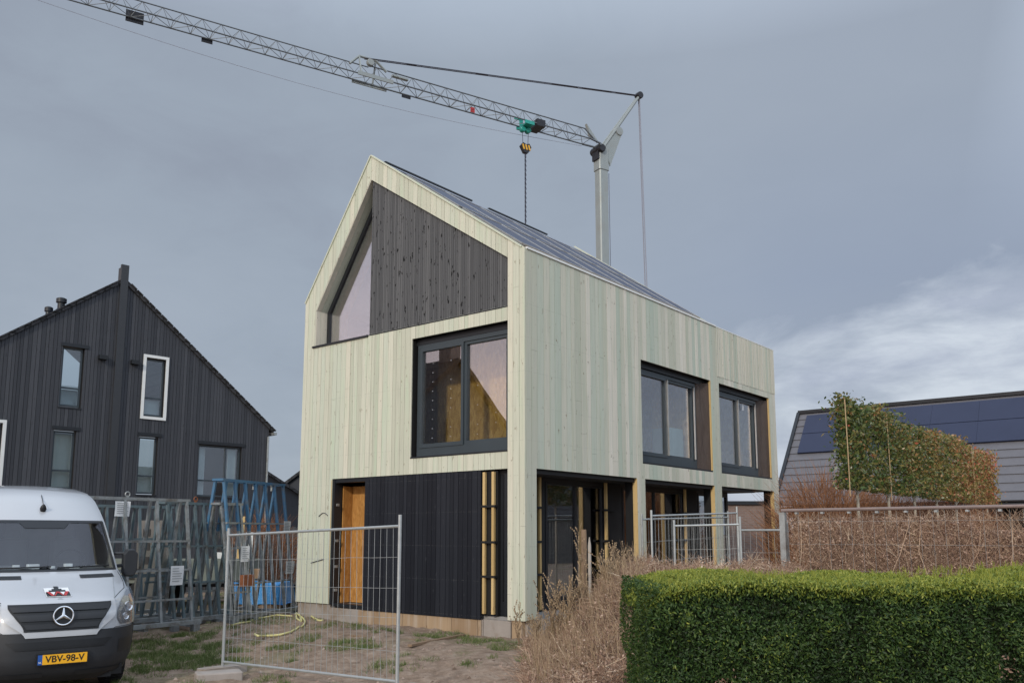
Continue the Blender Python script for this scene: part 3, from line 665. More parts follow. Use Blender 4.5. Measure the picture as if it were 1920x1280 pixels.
# small distant houses seen in the gap and behind the new house
def far_house(name, label, loc, rz, w, l, e, p, wall, roof, wn=()):
    t = thing(name, label, 'house', loc, rz)
    mb = MB(); mb.prism([(-w/2, 0, 0), (w/2, 0, 0), (w/2, 0, e), (0, 0, p), (-w/2, 0, e)], (0, l, 0)); mb.build('wall', wall, t, local=True)
    mb = MB()
    for s in (-1, 1): q = sl(s*(w/2+.2), e-.2*(p-e)/(w/2), 0, p, .02, .16); mb.prism([(a.x, -.2, a.z) for a in q], (0, l+.4, 0))
    mb.build('roof', roof, t, local=True)
    for (x, z, ww, hh) in wn:
        mb = MB(); mb.box(x, x+ww, -.04, .02, z, z+hh); k = mb.build('window', M['white_trim'], t, local=True)
        mb = MB(); mb.box(x+.06, x+ww-.06, -.055, -.03, z+.06, z+hh-.06); mb.build('pane', M['glass_dark'], k, local=True)
    return t
q = ond(475, 999, 44); far_house('gabled_house', 'low dark house with a black pitched roof beyond the blue glass rack', (q[0], q[1], 0), R(50), 7.5, 9, 2.6, 5.0, M['dark_house_wood'], M['tile_dark'], ((-1, 1, 1, 1.1),))
q = ond(590, 999, 46); far_house('gabled_house', 'far black roofed house partly hidden by the left edge of the timber house', (q[0], q[1], 0), R(30), 7, 9, 2.9, 5.4, M['dark_house_wood'], M['tile_dark'])
# brick shed seen through the open rear corner
q = ond(1440, 999, 33)
sh = thing('brick_shed', 'flat brown brick outbuilding seen through the open ground floor corner', 'shed', (q[0], q[1], 0), YAW)
MB().box(-3.2, .55, 0, 3, 0, 2.75).build('wall', M['brick'], sh, local=True)
MB().box(-3.3, .6, -.1, 3.1, 2.75, 2.88).build('roof', M['frame_dark'], sh, local=True)
# ================================================================== RIGHT HOUSE with solar roof
RX0, RY0, EZ, RZ_ = -5.16, 23.85, 3.05, 6.95
RUN = 3.05
rh = thing('solar_roof_house', 'low house with a grey tiled roof covered in dark blue solar panels on the right', 'house', (RX0, RY0, 0))
mb = MB(); RLN = 10.4
mb.prism([(0, 0, EZ-.02), (0, RUN, RZ_-.02), (0, 2*RUN, EZ-.02)], (RLN, 0, 0)); mb.box(.3, 7.6, .5, 2*RUN-.4, 0, EZ-.03); mb.box(7.6, RLN, 3.0, 2*RUN-.4, 0, EZ-.03)
mb.build('wall', M['brick'], rh, local=True)
MB().box(7.7, RLN-.1, 2.95, 2.99, 0, EZ-.1).build('carport_back', M['frame_dark'], rh, local=True)
dsl = Vector((0, RUN, RZ_-EZ)).normalized(); nsl = Vector((0, -dsl.z, dsl.y)); LSL = math.hypot(RUN, RZ_-EZ)
# stepped tile courses
mb = MB(); nc = 13
for k in range(nc):
    s0 = -.35+k*(LSL+.35)/nc; s1 = s0+(LSL+.35)/nc+.03
    p = [Vector((0, 0, EZ))+dsl*s0+nsl*.0, Vector((0, 0, EZ))+dsl*s1+nsl*.0, Vector((0, 0, EZ))+dsl*s1+nsl*.05, Vector((0, 0, EZ))+dsl*s0+nsl*.085]
    mb.prism([(-.15, a.y, a.z) for a in p], (RLN+.3, 0, 0), k/nc)
mb.prism([(-.15, 2*RUN+.3, EZ-.35), (-.15, RUN, RZ_+.02), (-.15, RUN, RZ_+.1), (-.15, 2*RUN+.4, EZ-.3)], (RLN, 0, 0))
rf = mb.build('roof', M['tile'], rh, local=True)
mb = MB(); mb.bar((-.18, RUN, RZ_+.1), (RLN, RUN, RZ_+.1), .28, .14)
p0 = Vector((-.16, 0, EZ))-dsl*.35+nsl*.08; p1 = Vector((-.16, 0, EZ))+dsl*LSL+nsl*.08; mb.bar(p0, p1, .14, .16, upv=nsl); mb.build('ridge_and_verge', M['frame_dark'], rf, local=True)
mb = MB(); mb.bar((-.1, -.28, EZ-.38), (RLN, -.28, EZ-.38), .14, .12); mb.build('gutter', M['frame_dark'], rf, local=True)
def pxroof(x, y):   # photo point on the roof plane -> (local x, slope coordinate)
    d = ray(x, y); n = np.array([0, nsl.y, nsl.z]); p0_ = np.array([RX0, RY0, EZ])
    t = ((p0_-CAM)@n)/(d@n); q = CAM+d*t; r_ = q-p0_; return r_[0], r_[1]*dsl.y+r_[2]*dsl.z
xa, sa = pxroof(1497, 853); sa = max(1.2, min(sa, 3))
pw, ph = 1.72, (LSL-.22-sa)/2-.03
k = 0; x = xa
while x < RLN-1.7:
    for r_ in range(2):
        s0 = sa+r_*(ph+.03)
        def pq(X, s, o): return Vector((X, 0, EZ))+dsl*s+nsl*o
        m = MB(); m.add([pq(X, s, o) for o in (.10, .16) for X, s in ((x, s0), (x+pw, s0), (x+pw, s0+ph), (x, s0+ph))], [(3, 2, 1, 0), (4, 5, 6, 7), (0, 1, 5, 4), (1, 2, 6, 5), (2, 3, 7, 6), (3, 0, 4, 7)])
        m.build('solar_panel', M['solar'], rf, local=True)
    x += pw+.006; k += 1
# ================================================================== CRANE
hj = 24.6
JR = onz(1120, 271, hj); JR = np.array(JR); JE = onz(60, -28, hj)
cr0 = ond(1127, 290, float((JR-CAM)@fh)+.4)
crane = thing('tower_crane', 'grey self erecting tower crane with a long lattice jib over the house', 'crane', (cr0[0], cr0[1], 0))
mx, my = cr0[0], cr0[1]
jd = Vector(JE-JR); jl = jd.length; jd.normalize(); jn = Vector((-jd.y, jd.x, 0))
TJ = Matrix.Translation(Vector(JR)) @ Matrix(((jd.x, jn.x, 0, 0), (jd.y, jn.y, 0, 0), (0, 0, 1, 0), (0, 0, 0, 1)))
TM = Matrix.Translation(Vector((mx, my, 0))) @ Matrix(((jd.x, jn.x, 0, 0), (jd.y, jn.y, 0, 0), (0, 0, 1, 0), (0, 0, 0, 1)))
mb = MB(TM); mb.cbox(-.48, .48, -.42, .42, 1.2, 12.5, .07); mb.build('lower_mast', M['crane_grey'], crane)
mb = MB(TM); mb.cbox(-.31, .31, -.29, .29, 12.5, hj-.5, .06); mb.bar((-.32, 0, 12.6), (-.32, 0, hj-1), .10, .03); mb.build('mast', M['crane_grey'], crane)
mb = MB(TM); mb.cbox(-.36, .36, -.33, .33, hj-1.5, hj-.2, .06)
mb.prism([(-.45, -.3, hj-1.2), (-.1, -.3, hj+.1), (-1.0, -.3, hj+1.15), (-1.35, -.3, hj+1.0)], (0, .08, 0)); mb.prism([(-.45, .22, hj-1.2), (-.1, .22, hj+.1), (-1.0, .22, hj+1.15), (-1.35, .22, hj+1.0)], (0, .08, 0))
mb.lathe((-1.17, -.36, hj+1.2), (0, 1, 0), [(.26, 0), (.3, .1), (.3, .6), (.26, .72)], 14)
mb.prism([(.3, -.1, hj+.3), (1.1, -.1, hj+1.2), (.8, -.1, hj+.4)], (0, .2, 0))
mb.build('mast_head', M['crane_grey'], crane)
mb = MB(TM); mb.lathe((.25, -.5, hj-.25), (0, 1, 0), [(.22, 0), (.26, .1), (.26, .9), (.22, 1.0)], 12); mb.box(.1, .45, -.3, .3, hj-.9, hj-.2); mb.build('jib_pivot', M['crane_dark'], crane)
# jib lattice in two sections
def lattice(mb, x0, x1, hw, h, st, r, z0=0):
    mb.tube([(x0, -hw, z0), (x1, -hw, z0)], r, 6); mb.tube([(x0, hw, z0), (x1, hw, z0)], r, 6); mb.tube([(x0, 0, z0+h), (x1, 0, z0+h)], r*.9, 6)
    n = max(1, round((x1-x0)/st)); s = (x1-x0)/n
    for i in range(n):
        a = x0+i*s; b = a+s; c = (a+b)/2
        for sd in (-1, 1): mb.tube([(a, sd*hw, z0), (c, 0, z0+h), (b, sd*hw, z0)], r*.45, 4)
        mb.tube([(a, -hw, z0), (b, hw, z0)] if i % 2 else [(a, hw, z0), (b, -hw, z0)], r*.4, 4); mb.tube([(a, -hw, z0), (a, hw, z0)], r*.4, 4)
def jt(px):  # distance along the jib at a photo column
    lo, hi = 0.0, jl
    for _ in range(40):
        m_ = (lo+hi)/2; p = np.array(JR)+np.array(jd)*m_-CAM; x_ = 960+F_*(p@rt)/(p@fw)
        if x_ > px: lo = m_
        else: hi = m_
    return lo
j1 = jt(690)
mb = MB(TJ); mb.tube([(.0, -.35, -.1), (.0, .35, -.1)], .08, 6)
mb.tube([(.0, -.3, -.05), (.8, -.42, 0)], .06, 5); mb.tube([(.0, .3, -.05), (.8, .42, 0)], .06, 5); mb.tube([(.0, 0, .1), (.9, 0, .78)], .05, 5)
lattice(mb, .8, j1, .42, .78, .95, .040); mb.build('inner_jib', M['crane_steel'], crane)
mb = MB(TJ); lattice(mb, j1, jl+3, .36, .68, .85, .034); mb.build('outer_jib', M['crane_steel'], crane)
mb = MB(TJ); mb.box(j1-1.2, j1+.7, -.48, -.42, -.12, .08); mb.box(j1-1.2, j1+.7, .42, .48, -.12, .08); mb.tube([(j1-1.0, 0, .7), (j1-.4, 0, 1.15), (j1+.5, 0, 1.15), (j1+1.0, 0, .6)], .07, 6); mb.tube([(j1-.4, -.4, 0), (j1-.4, 0, 1.15)], .05, 5); mb.tube([(j1+.5, .4, 0), (j1+.5, 0, 1.15)], .05, 5)
mb.lathe((j1-.1, -.12, .95), (0, 1, 0), [(.17, 0), (.2, .05), (.2, .2), (.17, .24)], 12); mb.box(j1-2.2, j1-1.3, -.1, .1, .55, .64); mb.build('jib_fold_joint', M['crane_grey'], crane)
for (px, w_, h_) in ((255, .75, .55), (392, .5, .22), (768, .5, .14)):
    t_ = jt(px); mb = MB(TJ); mb.box(t_-w_/2, t_+w_/2, -.46, -.42, -.18, -.18+h_); mb.build('weight_board', M['crane_dark'], crane)
t_ = jt(893); mb = MB(TJ); mb.box(t_-.12, t_+.12, -.46, -.4, .05, .35); mb.build('jib_marker', M['red'], crane)
# apex strut, tie rods and rear lines
AT = ond(1198, 180, float((np.array([mx, my, 0])-CAM)@fh)+1.2); AT = Vector(AT)
mb = MB(); H0 = Vector((mx, my, hj-.1)); 
for s in (-1, 1): mb.tube([H0+jn*.25*s, AT+jn*.08*s], .085, 6)
mb.build('apex_strut', M['crane_grey'], crane)
mb = MB(); mb.lathe(AT-jn*.2, jn, [(.2, 0), (.22, .05), (.22, .35), (.2, .4)], 12); mb.build('apex_pulley', M['crane_dark'], crane)
J1 = Vector(JR)+jd*(j1+.2)+Vector((0, 0, 1.1))
mb = MB(); 
for s in (-1, 1): mb.tube([AT+jn*.06*s, J1+jn*.06*s], .028, 5)
for f0, f1 in ((.02, .10), (.12, .24), (.26, .36), (.60, .64), (.84, .87)): mb.tube([AT.lerp(J1, f0), AT.lerp(J1, f1)], .06 if f0 > .5 else .05, 5)
mb.build('tie_rod', M['cable'], crane)
BT = Vector(ond(1216, 660, float((np.array([mx, my, 0])-CAM)@fh)+1.6))
BB = AT+(BT-AT)*((AT.z-1.8)/(AT.z-BT.z))
mb = MB(); 
for s in (-1, 1): mb.tube([AT+jn*.05*s, BB+jn*.12*s], .035, 5)
mb.split('rear_stay_cable', M['cable_light'], crane)
mb = MB(TM); mb.tube([(-.75, -.25, hj-1.4), (-.80, -.25, 1.5)], .022, 5); mb.build('mast_cable', M['cable_light'], crane)
mb = MB(TJ); L_ = []
for k in range(21): f = k/20; L_.append((1+f*(jl+1.5), -.2, -.10-1.0*math.sin(math.pi*min(1, f*.9+.05))))
mb.tube(L_, .012, 4); mb.build('trolley_rope', M['cable_light'], crane)
# trolley and hook
tt = jt(985); mb = MB(TJ)
mb.box(tt-.3, tt+.3, -.50, -.44, -.2, .0); mb.box(tt-.3, tt+.3, .44, .50, -.2, .0); mb.box(tt-.25, tt+.25, -.44, .44, -.22, -.14)
mb.lathe((tt-.16, -.15, -.36), (0, 1, 0), [(.13, 0), (.17, .04), (.17, .26), (.13, .3)], 14); mb.lathe((tt+.18, -.15, -.36), (0, 1, 0), [(.13, 0), (.17, .04), (.17, .26), (.13, .3)], 14); mb.box(tt-.12, tt+.08, -.53, -.44, .0, .55); mb.box(tt-.1, tt+.42, -.53, -.49, .42, .52)
mb.build('trolley', M['teal'], crane)
mb = MB(TJ); mb.box(tt-1.05, tt-.5, -.48, .48, -.12, .28); mb.build('trolley_winch', M['crane_dark'], crane)
def hexa(z): return [(tt-.34, -.11, z+.08), (tt-.20, -.11, z+.28), (tt, -.11, z+.20), (tt+.2, -.11, z+.28), (tt+.34, -.11, z+.08), (tt+.12, -.11, z-.3), (tt-.12, -.11, z-.3)]
mb = MB(TJ); zh = -1.45; mb.prism(hexa(zh), (0, .22, 0)); hb = mb.build('hook_block', M['crane_dark'], crane)
mb = MB(TJ)
for k in (-.22, -.03, .16): mb.prism([(tt+k-.06, -.125, zh-.12), (tt+k+.04, -.125, zh-.12), (tt+k+.12, -.125, zh+.17), (tt+k+.02, -.125, zh+.17)], (0, .25, 0))
mb.split('warning_stripes', M['yellow'], hb)
mb = MB(TJ)
for s in (-.2, .2): mb.tube([(tt+s, 0, -.45), (tt+s*.8, 0, zh+.15)], .016, 4)
mb.split('hoist_rope', M['cable'], crane)
mb = MB(TJ); mb.tube([(tt, 0, zh-.3), (tt, 0, zh-.55)], .05, 6); z = zh-.5
while z > -17:
    mb.tube([(tt-.035, 0, z), (tt+.02, .02, z-.14), (tt-.035, 0, z-.28)], .032, 4); mb.tube([(tt+.035, 0, z-.1), (tt+.035, 0, z-.34)], .018, 4); z -= .27
mb.build('lifting_chain', M['cable'], crane)
mb = MB(TM); mb.box(-3.6, 1.6, -1.2, 1.2, .5, 1.2); mb.box(-3.6, -2.4, -1.15, 1.15, 1.22, 3.0)
for a in (-1, 1):
    for b_ in (-1, 1): mb.bar((0, 0, .35), (2.2*a, 2.2*b_, .35), .3, .3); mb.box(2.2*a-.3, 2.2*a+.3, 2.2*b_-.3, 2.2*b_+.3, -.05, .25)
mb.build('slewing_base', M['crane_grey'], crane)
# ================================================================== VAN
VZ = -.27
van = thing('delivery_van', 'white panel van parked nose to the viewer with a black bumper and yellow number plate', 'van', (-1.93, -6.40, VZ), R(-13.4))
VT = [(.20, -.20, .78), (.30, -.05, .87), (.45, -.0, .915), (.62, .0, .93), (.78, -.015, .935), (.95, -.05, .935), (1.08, -.12, .935), (1.16, -.27, .935), (1.25, -.52, .935), (1.35, -.80, .935), (1.44, -1.03, .92), (1.7, -1.27, .885), (2.0, -1.54, .84), (2.12, -1.66, .82), (2.26, -1.84, .80), (2.42, -2.06, .765), (2.53, -2.34, .71), (2.61, -2.8, .62), (2.64, -3.2, .50)]
VZs = [q[0] for q in VT]
def vsurf(t, z, off=0.0):
    xf = np.interp(z, VZs, [q[1] for q in VT]); w = np.interp(z, VZs, [q[2] for q in VT])
    k = np.interp(z, [.2, 1.1, 1.4, 2.1, 2.5], [.56, .52, .34, .26, .3]); pw = np.interp(z, [.2, 1.1, 1.44, 2.5], [4.2, 3.6, 2.6, 2.4])
    def P(t, z):
        xf = np.interp(z, VZs, [q[1] for q in VT]); w = np.interp(z, VZs, [q[2] for q in VT]); a = abs(t)
        sgn = 1 if t >= 0 else -1
        return Vector((xf-k*a**pw, sgn*w*(1-(1-a)**1.0 if a < .85 else a-(a-.85)**2*.9), z))
    p = P(t, z)
    if off:
        e = .01; n = (P(min(1, t+e), z)-P(max(-1, t-e), z)).cross(P(t, z+e)-P(t, z-e)).normalized()
        if n.x < 0 and n.z < .9: n = -n
        p = p+n*off
    return p
def vpatch(mb, z0, z1, t0, t1, nz=8, nt=16, off=.01, tint=.5):
    """t0,t1 may be functions of z"""
    f0 = t0 if callable(t0) else C(t0); f1 = t1 if callable(t1) else C(t1); v = []
    for i in range(nz+1):
        z = z0+(z1-z0)*i/nz
        for j in range(nt+1): v.append(vsurf(f0(z)+(f1(z)-f0(z))*j/nt, z, off))
    mb.add(v, [(i*(nt+1)+j, i*(nt+1)+j+1, (i+1)*(nt+1)+j+1, (i+1)*(nt+1)+j) for i in range(nz) for j in range(nt)], tint, True)
mb = MB()
zz = [.30+(.78-.30)*i/6 for i in range(7)]+[.84, .90, .96, 1.02, 1.06, 1.10, 1.14, 1.18, 1.22, 1.27, 1.32, 1.37, 1.41, 1.455]+[1.455+(2.10-1.455)*i/9 for i in range(1, 10)]+[2.16, 2.22, 2.28, 2.34, 2.40, 2.46, 2.52, 2.56, 2.60, 2.64]
ts = sorted(set([-1+.05*i for i in range(41)]+[-.93, .93])); ts = [round(t, 4) for t in ts]
nt_ = len(ts); v = [vsurf(t, z) for z in zz for t in ts]; f = []
for i in range(len(zz)-1):
    for j in range(nt_-1):
        if zz[i] >= 1.45 and zz[i+1] <= 2.105 and abs((ts[j]+ts[j+1])/2) < .93: continue
        f.append((i*nt_+j, i*nt_+j+1, (i+1)*nt_+j+1, (i+1)*nt_+j))
mb.add(v, f, .5, True)
for sg, j in ((1, nt_-1), (-1, 0)):    # sides
    v = []; 
    for i, z in enumerate(zz):
        p = vsurf(ts[j], z); w0 = p.y
        for x in (p.x, p.x-.4, p.x-1.2, -5.75, -5.85): v.append((x, w0*(1.02 if x < p.x-.1 else 1) if x > -5.8 else w0*.97, z))
    mb.add(v, [(i*5+k, i*5+k+1, (i+1)*5+k+1, (i+1)*5+k) for i in range(len(zz)-1) for k in range(4)], .5, True)
v = [vsurf(t, zz[-1]) for t in ts]+[Vector((-5.8, vsurf(t, zz[-1]).y, 2.57)) for t in ts]
mb.add(v, [(j, j+1, nt_+j+1, nt_+j) for j in range(nt_-1)], .5, True)
v = []
for z in zz: w_ = vsurf(1, z).y*.97; v += [(-5.85, -w_, z), (-5.85, w_, z)]
mb.add(v, [(2*i, 2*i+1, 2*i+3, 2*i+2) for i in range(len(zz)-1)])
body = mb.build('body', M['van_white'], van, local=True)
mb = MB(); vpatch(mb, .22, .79, -1, 1, 10, 40, .016)
for sg in (-1, 1):
    v = []
    for z in (.24, .4, .55, .7, .8):
        p = vsurf(sg, z, 0); 
        for x in (p.x, p.x-.25): v.append((x+.01, p.y+sg*.018, z))
    mb.add(v, [(2*i, 2*i+1, 2*i+3, 2*i+2) for i in range(4)], .5, True)
mb.box(-.9, -.22, -.62, .62, .2, .28)
bmp = mb.build('bumper', M['bumper'], van, local=True)
mb = MB(); vpatch(mb, .60, .69, lambda z: -.50-(z-.6)*1.2, lambda z: .50+(z-.6)*1.2, 4, 20, .022); mb.build('air_intake', M['black'], bmp, local=True)
mb = MB()
for sg in (-1, 1): vpatch(mb, .50, .66, sg*.93, sg*.70, 4, 8, .020); vpatch(mb, .30, .34, sg*.9, sg*.2, 2, 12, .026)
mb.split('fog_lamp_recess', M['black'], bmp, local=True)
gl = lambda z: -(.42+.17*sst(.80, 1.09, z)); gr = lambda z: -gl(z)
mb = MB(); vpatch(mb, .735, 1.125, lambda z: -(.40+.25*sst(.72, .98, z)), lambda z: .40+.25*sst(.72, .98, z), 14, 24, .028); mb.build('grille_surround', M['van_white'], body, local=True)
mb = MB(); vpatch(mb, .80, 1.085, gl, gr, 10, 24, .036); grl = mb.build('grille', M['black'], van, local=True)
mb = MB()
for k in range(3):
    z0 = .825+k*.092; vpatch(mb, z0, z0+.058, lambda z: gl(z)+.025, lambda z: gr(z)-.025, 3, 24, .050)
mb.split('grille_slat', M['bumper'], grl, local=True)
# star emblem
sc = vsurf(0.0, .95, .075); n_ = Vector((1, 0, .12)).normalized(); uz = Vector((-.12, 0, 1)).normalized(); uy = Vector((0, 1, 0))
mb = MB(); mb.lathe(sc-n_*.03, n_, [(.112, 0), (.112, .012)], 28); mb.build('emblem_base', M['black'], grl, local=True)
mb = MB(); mb.ring(sc, n_, .105, .011, 32, 8)
for k in range(3):
    a = math.pi/2+k*2*math.pi/3; d = uy*math.cos(a)+uz*math.sin(a); s_ = uy*-math.sin(a)+uz*math.cos(a)
    mb.add([sc+s_*.020-d*.005, sc-s_*.020-d*.005, sc+d*.105+s_*.003, sc+d*.105-s_*.003, sc+n_*.014], [(0, 4, 2), (1, 3, 4), (4, 3, 2), (0, 1, 4), (0, 2, 3, 1)])
mb.build('star_emblem', M['chrome'], grl, local=True)
# headlights
for sg in (-1, 1):
    fi = lambda z: sg*np.interp(z, [.83, .90, 1.0, 1.10, 1.20], [.73, .68, .69, .76, .93]); fo = lambda z: sg*np.interp(z, [.83, .9, 1.2], [.93, .995, 1.0])
    mb = MB(); vpatch(mb, .83, 1.20, fi, fo, 10, 10, .012); hl = mb.build('headlight', M['lamp_housing'], van, local=True)
    mb = MB()
    for (t, z, r) in ((.86, 1.02, .062), (.80, .91, .045)): 
        c = vsurf(sg*t, z, .004); mb.lathe(c, Vector((1, sg*.45, .15)), [(r, .02), (r*.9, .03), (r*.5, .012), (.01, .0)], 18)
    mb.split('reflector', M['chrome'], hl, local=True)
    mb = MB(); vpatch(mb, 1.06, 1.15, lambda z: sg*.92, lambda z: sg*.995, 4, 4, .016); mb.build('indicator', simple('amber_lens', (.55, .20, .04), .3, 0, .05), hl, local=True)
    mb = MB(); vpatch(mb, .82, 1.21, lambda z: fi(z)-sg*.01, fo, 10, 10, .045); mb.build('lens', M['lens'], hl, local=True)
for sg in (-1, 1):
    mb = MB(); vpatch(mb, 1.365, 1.405, sg*.36, sg*.84, 3, 14, .006); ve = mb.build('bonnet_vent', M['black'], body, local=True)
    mb = MB()
    for q in range(14): t = sg*(.40+q*.032); vpatch(mb, 1.370, 1.400, t, t+sg*.006, 1, 1, .010)
    mb.build('vent_rib', M['bumper'], ve, local=True)
mb = MB()
for sg in (-1, 1):
    for q in range(10):
        z0 = 1.10+q*.03; a, b_ = vsurf(sg*(.66+q*.018), z0, .003), vsurf(sg*(.66+(q+1)*.018), z0+.03, .003); mb.bar(a, b_, .006, .003)
mb.build('bonnet_crease', M['galv'], body, local=True)
for sg in (-1, 1):
    P_ = [(.60, 1.10), (.70, 1.145), (.80, 1.19), (.92, 1.23), (.965, 1.30), (.965, 1.38), (.955, 1.44)]; mb = MB(); mb.tube([vsurf(sg*a, z, .001) for a, z in P_], .0045, 5); mb.build('panel_gap', M['black'], body, local=True)
    P_ = [(.99, .80+k*.05) for k in range(9)]; mb = MB(); mb.tube([vsurf(sg*.62, z, .001) for z in (.74, .78)]+[vsurf(sg*(.66+.04*k), .80, .002) for k in range(9)], .004, 5); mb.build('panel_gap', M['black'], body, local=True)
# bonnet emblem: white squares, black stepped roof, red W
def emb(pts, off): return [vsurf(x*.14+.0, 1.178+ (y)*.088, off) for x, y in pts]
def embl(name, polys, mat, off, par):
    mb = MB()
    for p in polys: mb.add(emb(p, off), [tuple(range(len(p)))])
    return mb.build(name, mat, par, local=True)
eb = embl('bonnet_emblem', [[(-1.05, -.05), (1.05, -.05), (1.05, 1.0), (-1.05, 1.0)]], M['paper'], .006, body)
embl('emblem_black', [[(-1, 0), (1, 0), (1, .5), (-1, .5)], [(-.7, .5), (.7, .5), (.7, .7), (-.7, .7)], [(-.42, .7), (.42, .7), (.42, .86), (-.42, .86)], [(-.2, .86), (.2, .86), (.2, 1.15), (-.2, 1.15)]], M['black'], .009, eb)
embl('emblem_white', [[(-.62, .46), (-.2, .46), (-.40, .12)], [(.2, .46), (.62, .46), (.40, .12)]], M['paper'], .012, eb)
embl('emblem_red', [[(-.95, .48), (-.66, .48), (-.38, .0), (-.62, .0)], [(-.66+.28, .0), (-.12, .48), (-.0, .40), (-.30, .0)], [(.12-.12, .40), (.12, .48), (.38, .0), (.30, .0)], [(.66, .48), (.95, .48), (.62, .0), (.38, .0)], [(-.14, .48), (.14, .48), (.0, .28)]], M['red'], .015, eb)
mb = MB(); mb.lathe(vsurf(0, 1.145, .004), Vector((.5, 0, .9)), [(.026, 0), (.026, .006), (.01, .009)], 16); mb.build('bonnet_badge', M['galv'], body, local=True)
# windscreen and cab
mb = MB(); vpatch(mb, 1.46, 2.10, -.925, .925, 10, 24, .002); ws = mb.build('windscreen', M['windscreen'], van, local=True)
mb = MB(); vpatch(mb, 1.445, 1.475, -.95, .95, 1, 24, .006); vpatch(mb, 2.075, 2.11, -.94, .94, 1, 24, .006); vpatch(mb, 2.00, 2.08, lambda z: -.28-(z-2)*1.2, lambda z: .28+(z-2)*1.2, 2, 10, .006)
for sg in (-1, 1): vpatch(mb, 1.46, 2.10, sg*.905, sg*.95, 10, 1, .006)
mb.build('windscreen_seal', M['frame_dark'], ws, local=True)
mb = MB(); 
for a, b_ in (((-.75, 1.485), (.02, 1.50)), ((.10, 1.485), (.82, 1.50))):
    mb.tube([vsurf(a[0]+(b_[0]-a[0])*k/8, a[1]+(b_[1]-a[1])*k/8, .02) for k in range(9)], .011, 5)
mb.split('wiper', M['black'], ws, local=True)
mb = MB()
v = []
for k in range(13):
    t = -.9+k*.15; p = vsurf(t, 1.46); v += [(p.x-.04, p.y, 1.43), (p.x-.75, p.y*.95, 1.47+.05*math.sin(k*.6)), (p.x-.8, p.y*.95, 1.1)]
mb.add(v, [(3*k, 3*k+3, 3*k+4, 3*k+1) for k in range(12)]+[(3*k+1, 3*k+4, 3*k+5, 3*k+2) for k in range(12)])
dsh = mb.build('dashboard', simple('dashboard_grey', (.20, .20, .21), .7), van, local=True)
mb = MB(); mb.ring((-2.0, .42, 1.55), (1, 0, .55), .19, .016, 24, 6); mb.bar((-2.0, .24, 1.55), (-2.0, .60, 1.55), .03); mb.build('steering_wheel', M['black'], dsh, local=True)
mb = MB()
for y in (-.62, -.25, .45):
    mb.cbox(-2.6, -2.45, y-.22, y+.22, 1.2, 1.85, .05); mb.cbox(-2.6, -2.5, y-.12, y+.12, 1.88, 2.08, .03)
mb.build('seat', simple('seat_fabric', (.12, .12, .13), .9), van, local=True)
MB().box(-2.95, -2.9, -.85, .85, .4, 2.4).build('bulkhead', simple('bulkhead_grey', (.28, .28, .29), .8), van, local=True)
mb = MB()
for (y, x, s, h) in ((-.55, -1.55, .05, .07), (-.30, -1.62, .04, .05), (-.12, -1.5, .07, .06), (.12, -1.55, .03, .03), (.30, -1.5, .05, .06), (.36, -1.42, .06, .02)): mb.cbox(x-s, x+s, y-s, y+s, 1.475, 1.475+h, .012)
mb.add([(-1.35, -.30, 1.485), (-1.35, -.17, 1.485), (-1.6, -.14, 1.50), (-1.6, -.27, 1.50)], [(0, 1, 2, 3)])
mb.split('dashboard_item', M['paper'], dsh, local=True)
MB().cbox(-1.62, -1.52, -.78, -.68, 1.475, 1.50, .02).build('blue_cap', M['plate_b'], dsh, local=True)
# side windows, mirrors, door lines
for sg in (-1, 1):
    mb = MB(); y = sg*.905; mb.add([(-1.75, y*1.02, 1.5), (-2.75, y*1.02, 1.5), (-2.75, y*.955, 2.02), (-2.05, y*.955, 2.02)], [(0, 1, 2, 3)]); mb.build('side_window', M['black'], van, local=True)
    mb = MB(); mb.bar((-1.62, sg*.90, 1.48), (-1.55, sg*1.04, 1.5), .06, .05); mb.bar((-1.62, sg*.90, 1.66), (-1.55, sg*1.04, 1.66), .05, .04)
    y0, y1 = sorted((sg*1.0, sg*1.19))
    pts = [(y0+.03, 1.34), (y1-.04, 1.34), (y1, 1.42), (y1, 1.66), (y1-.05, 1.72), (y0+.05, 1.72), (y0, 1.65), (y0, 1.40)]
    mb.prism([(-1.62, a, b_) for a, b_ in pts], (.10, 0, 0)); mb.prism([(-1.52, a*.97+(y0+y1)*.015, b_*.97+.046) for a, b_ in pts], (.03, 0, 0))
    mb.build('wing_mirror', M['bumper'], van, local=True, bevel=.02)
for (x, y) in ((-1.05, .80), (-1.05, -.80), (-4.7, .80), (-4.7, -.80)):
    mb = MB(); sg = 1 if y > 0 else -1
    mb.lathe((x, y-.11, .345), (0, 1, 0), [(.20, 0), (.33, 0), (.345, .03), (.345, .19), (.33, .22), (.20, .22)], 36); ty = mb.build('wheel', M['rubber'], van, local=True)
    mb = MB()
    for k in range(40):
        a = k*2*math.pi/40
        for s_ in (-.07, 0, .07): mb.box(-.009, .009, -.028, .028, -.006, .004, T=Matrix.Translation((x+.346*math.sin(a), y+s_, .345+.346*math.cos(a))) @ Matrix.Rotation(a, 4, 'Y'))
    mb.build('tread', M['rubber'], ty, local=True, kind='stuff')
    mb = MB(); mb.lathe((x, y+sg*.06, .345), (0, sg, 0), [(.20, 0), (.205, .05), (.15, .02), (.06, .05), (.02, .06)], 24); mb.build('rim', M['rim'], ty, local=True)
MB().box(-5.6, -.25, -.75, .75, .22, .34).build('underbody', M['black'], van, local=True)
mb = MB(); p = vsurf(-.0, 2.25, .03); mb.lathe(p, (0.4, 0, .9), [(.005, -.05), (.035, -.035), (.042, 0), (.03, .035), (.012, .06)], 12); mb.tube([p+Vector((-.01, 0, .05)), vsurf(.02, 2.36, .02), vsurf(.03, 2.46, .01)], .005, 4); mb.build('roof_aerial', M['black'], van, local=True)
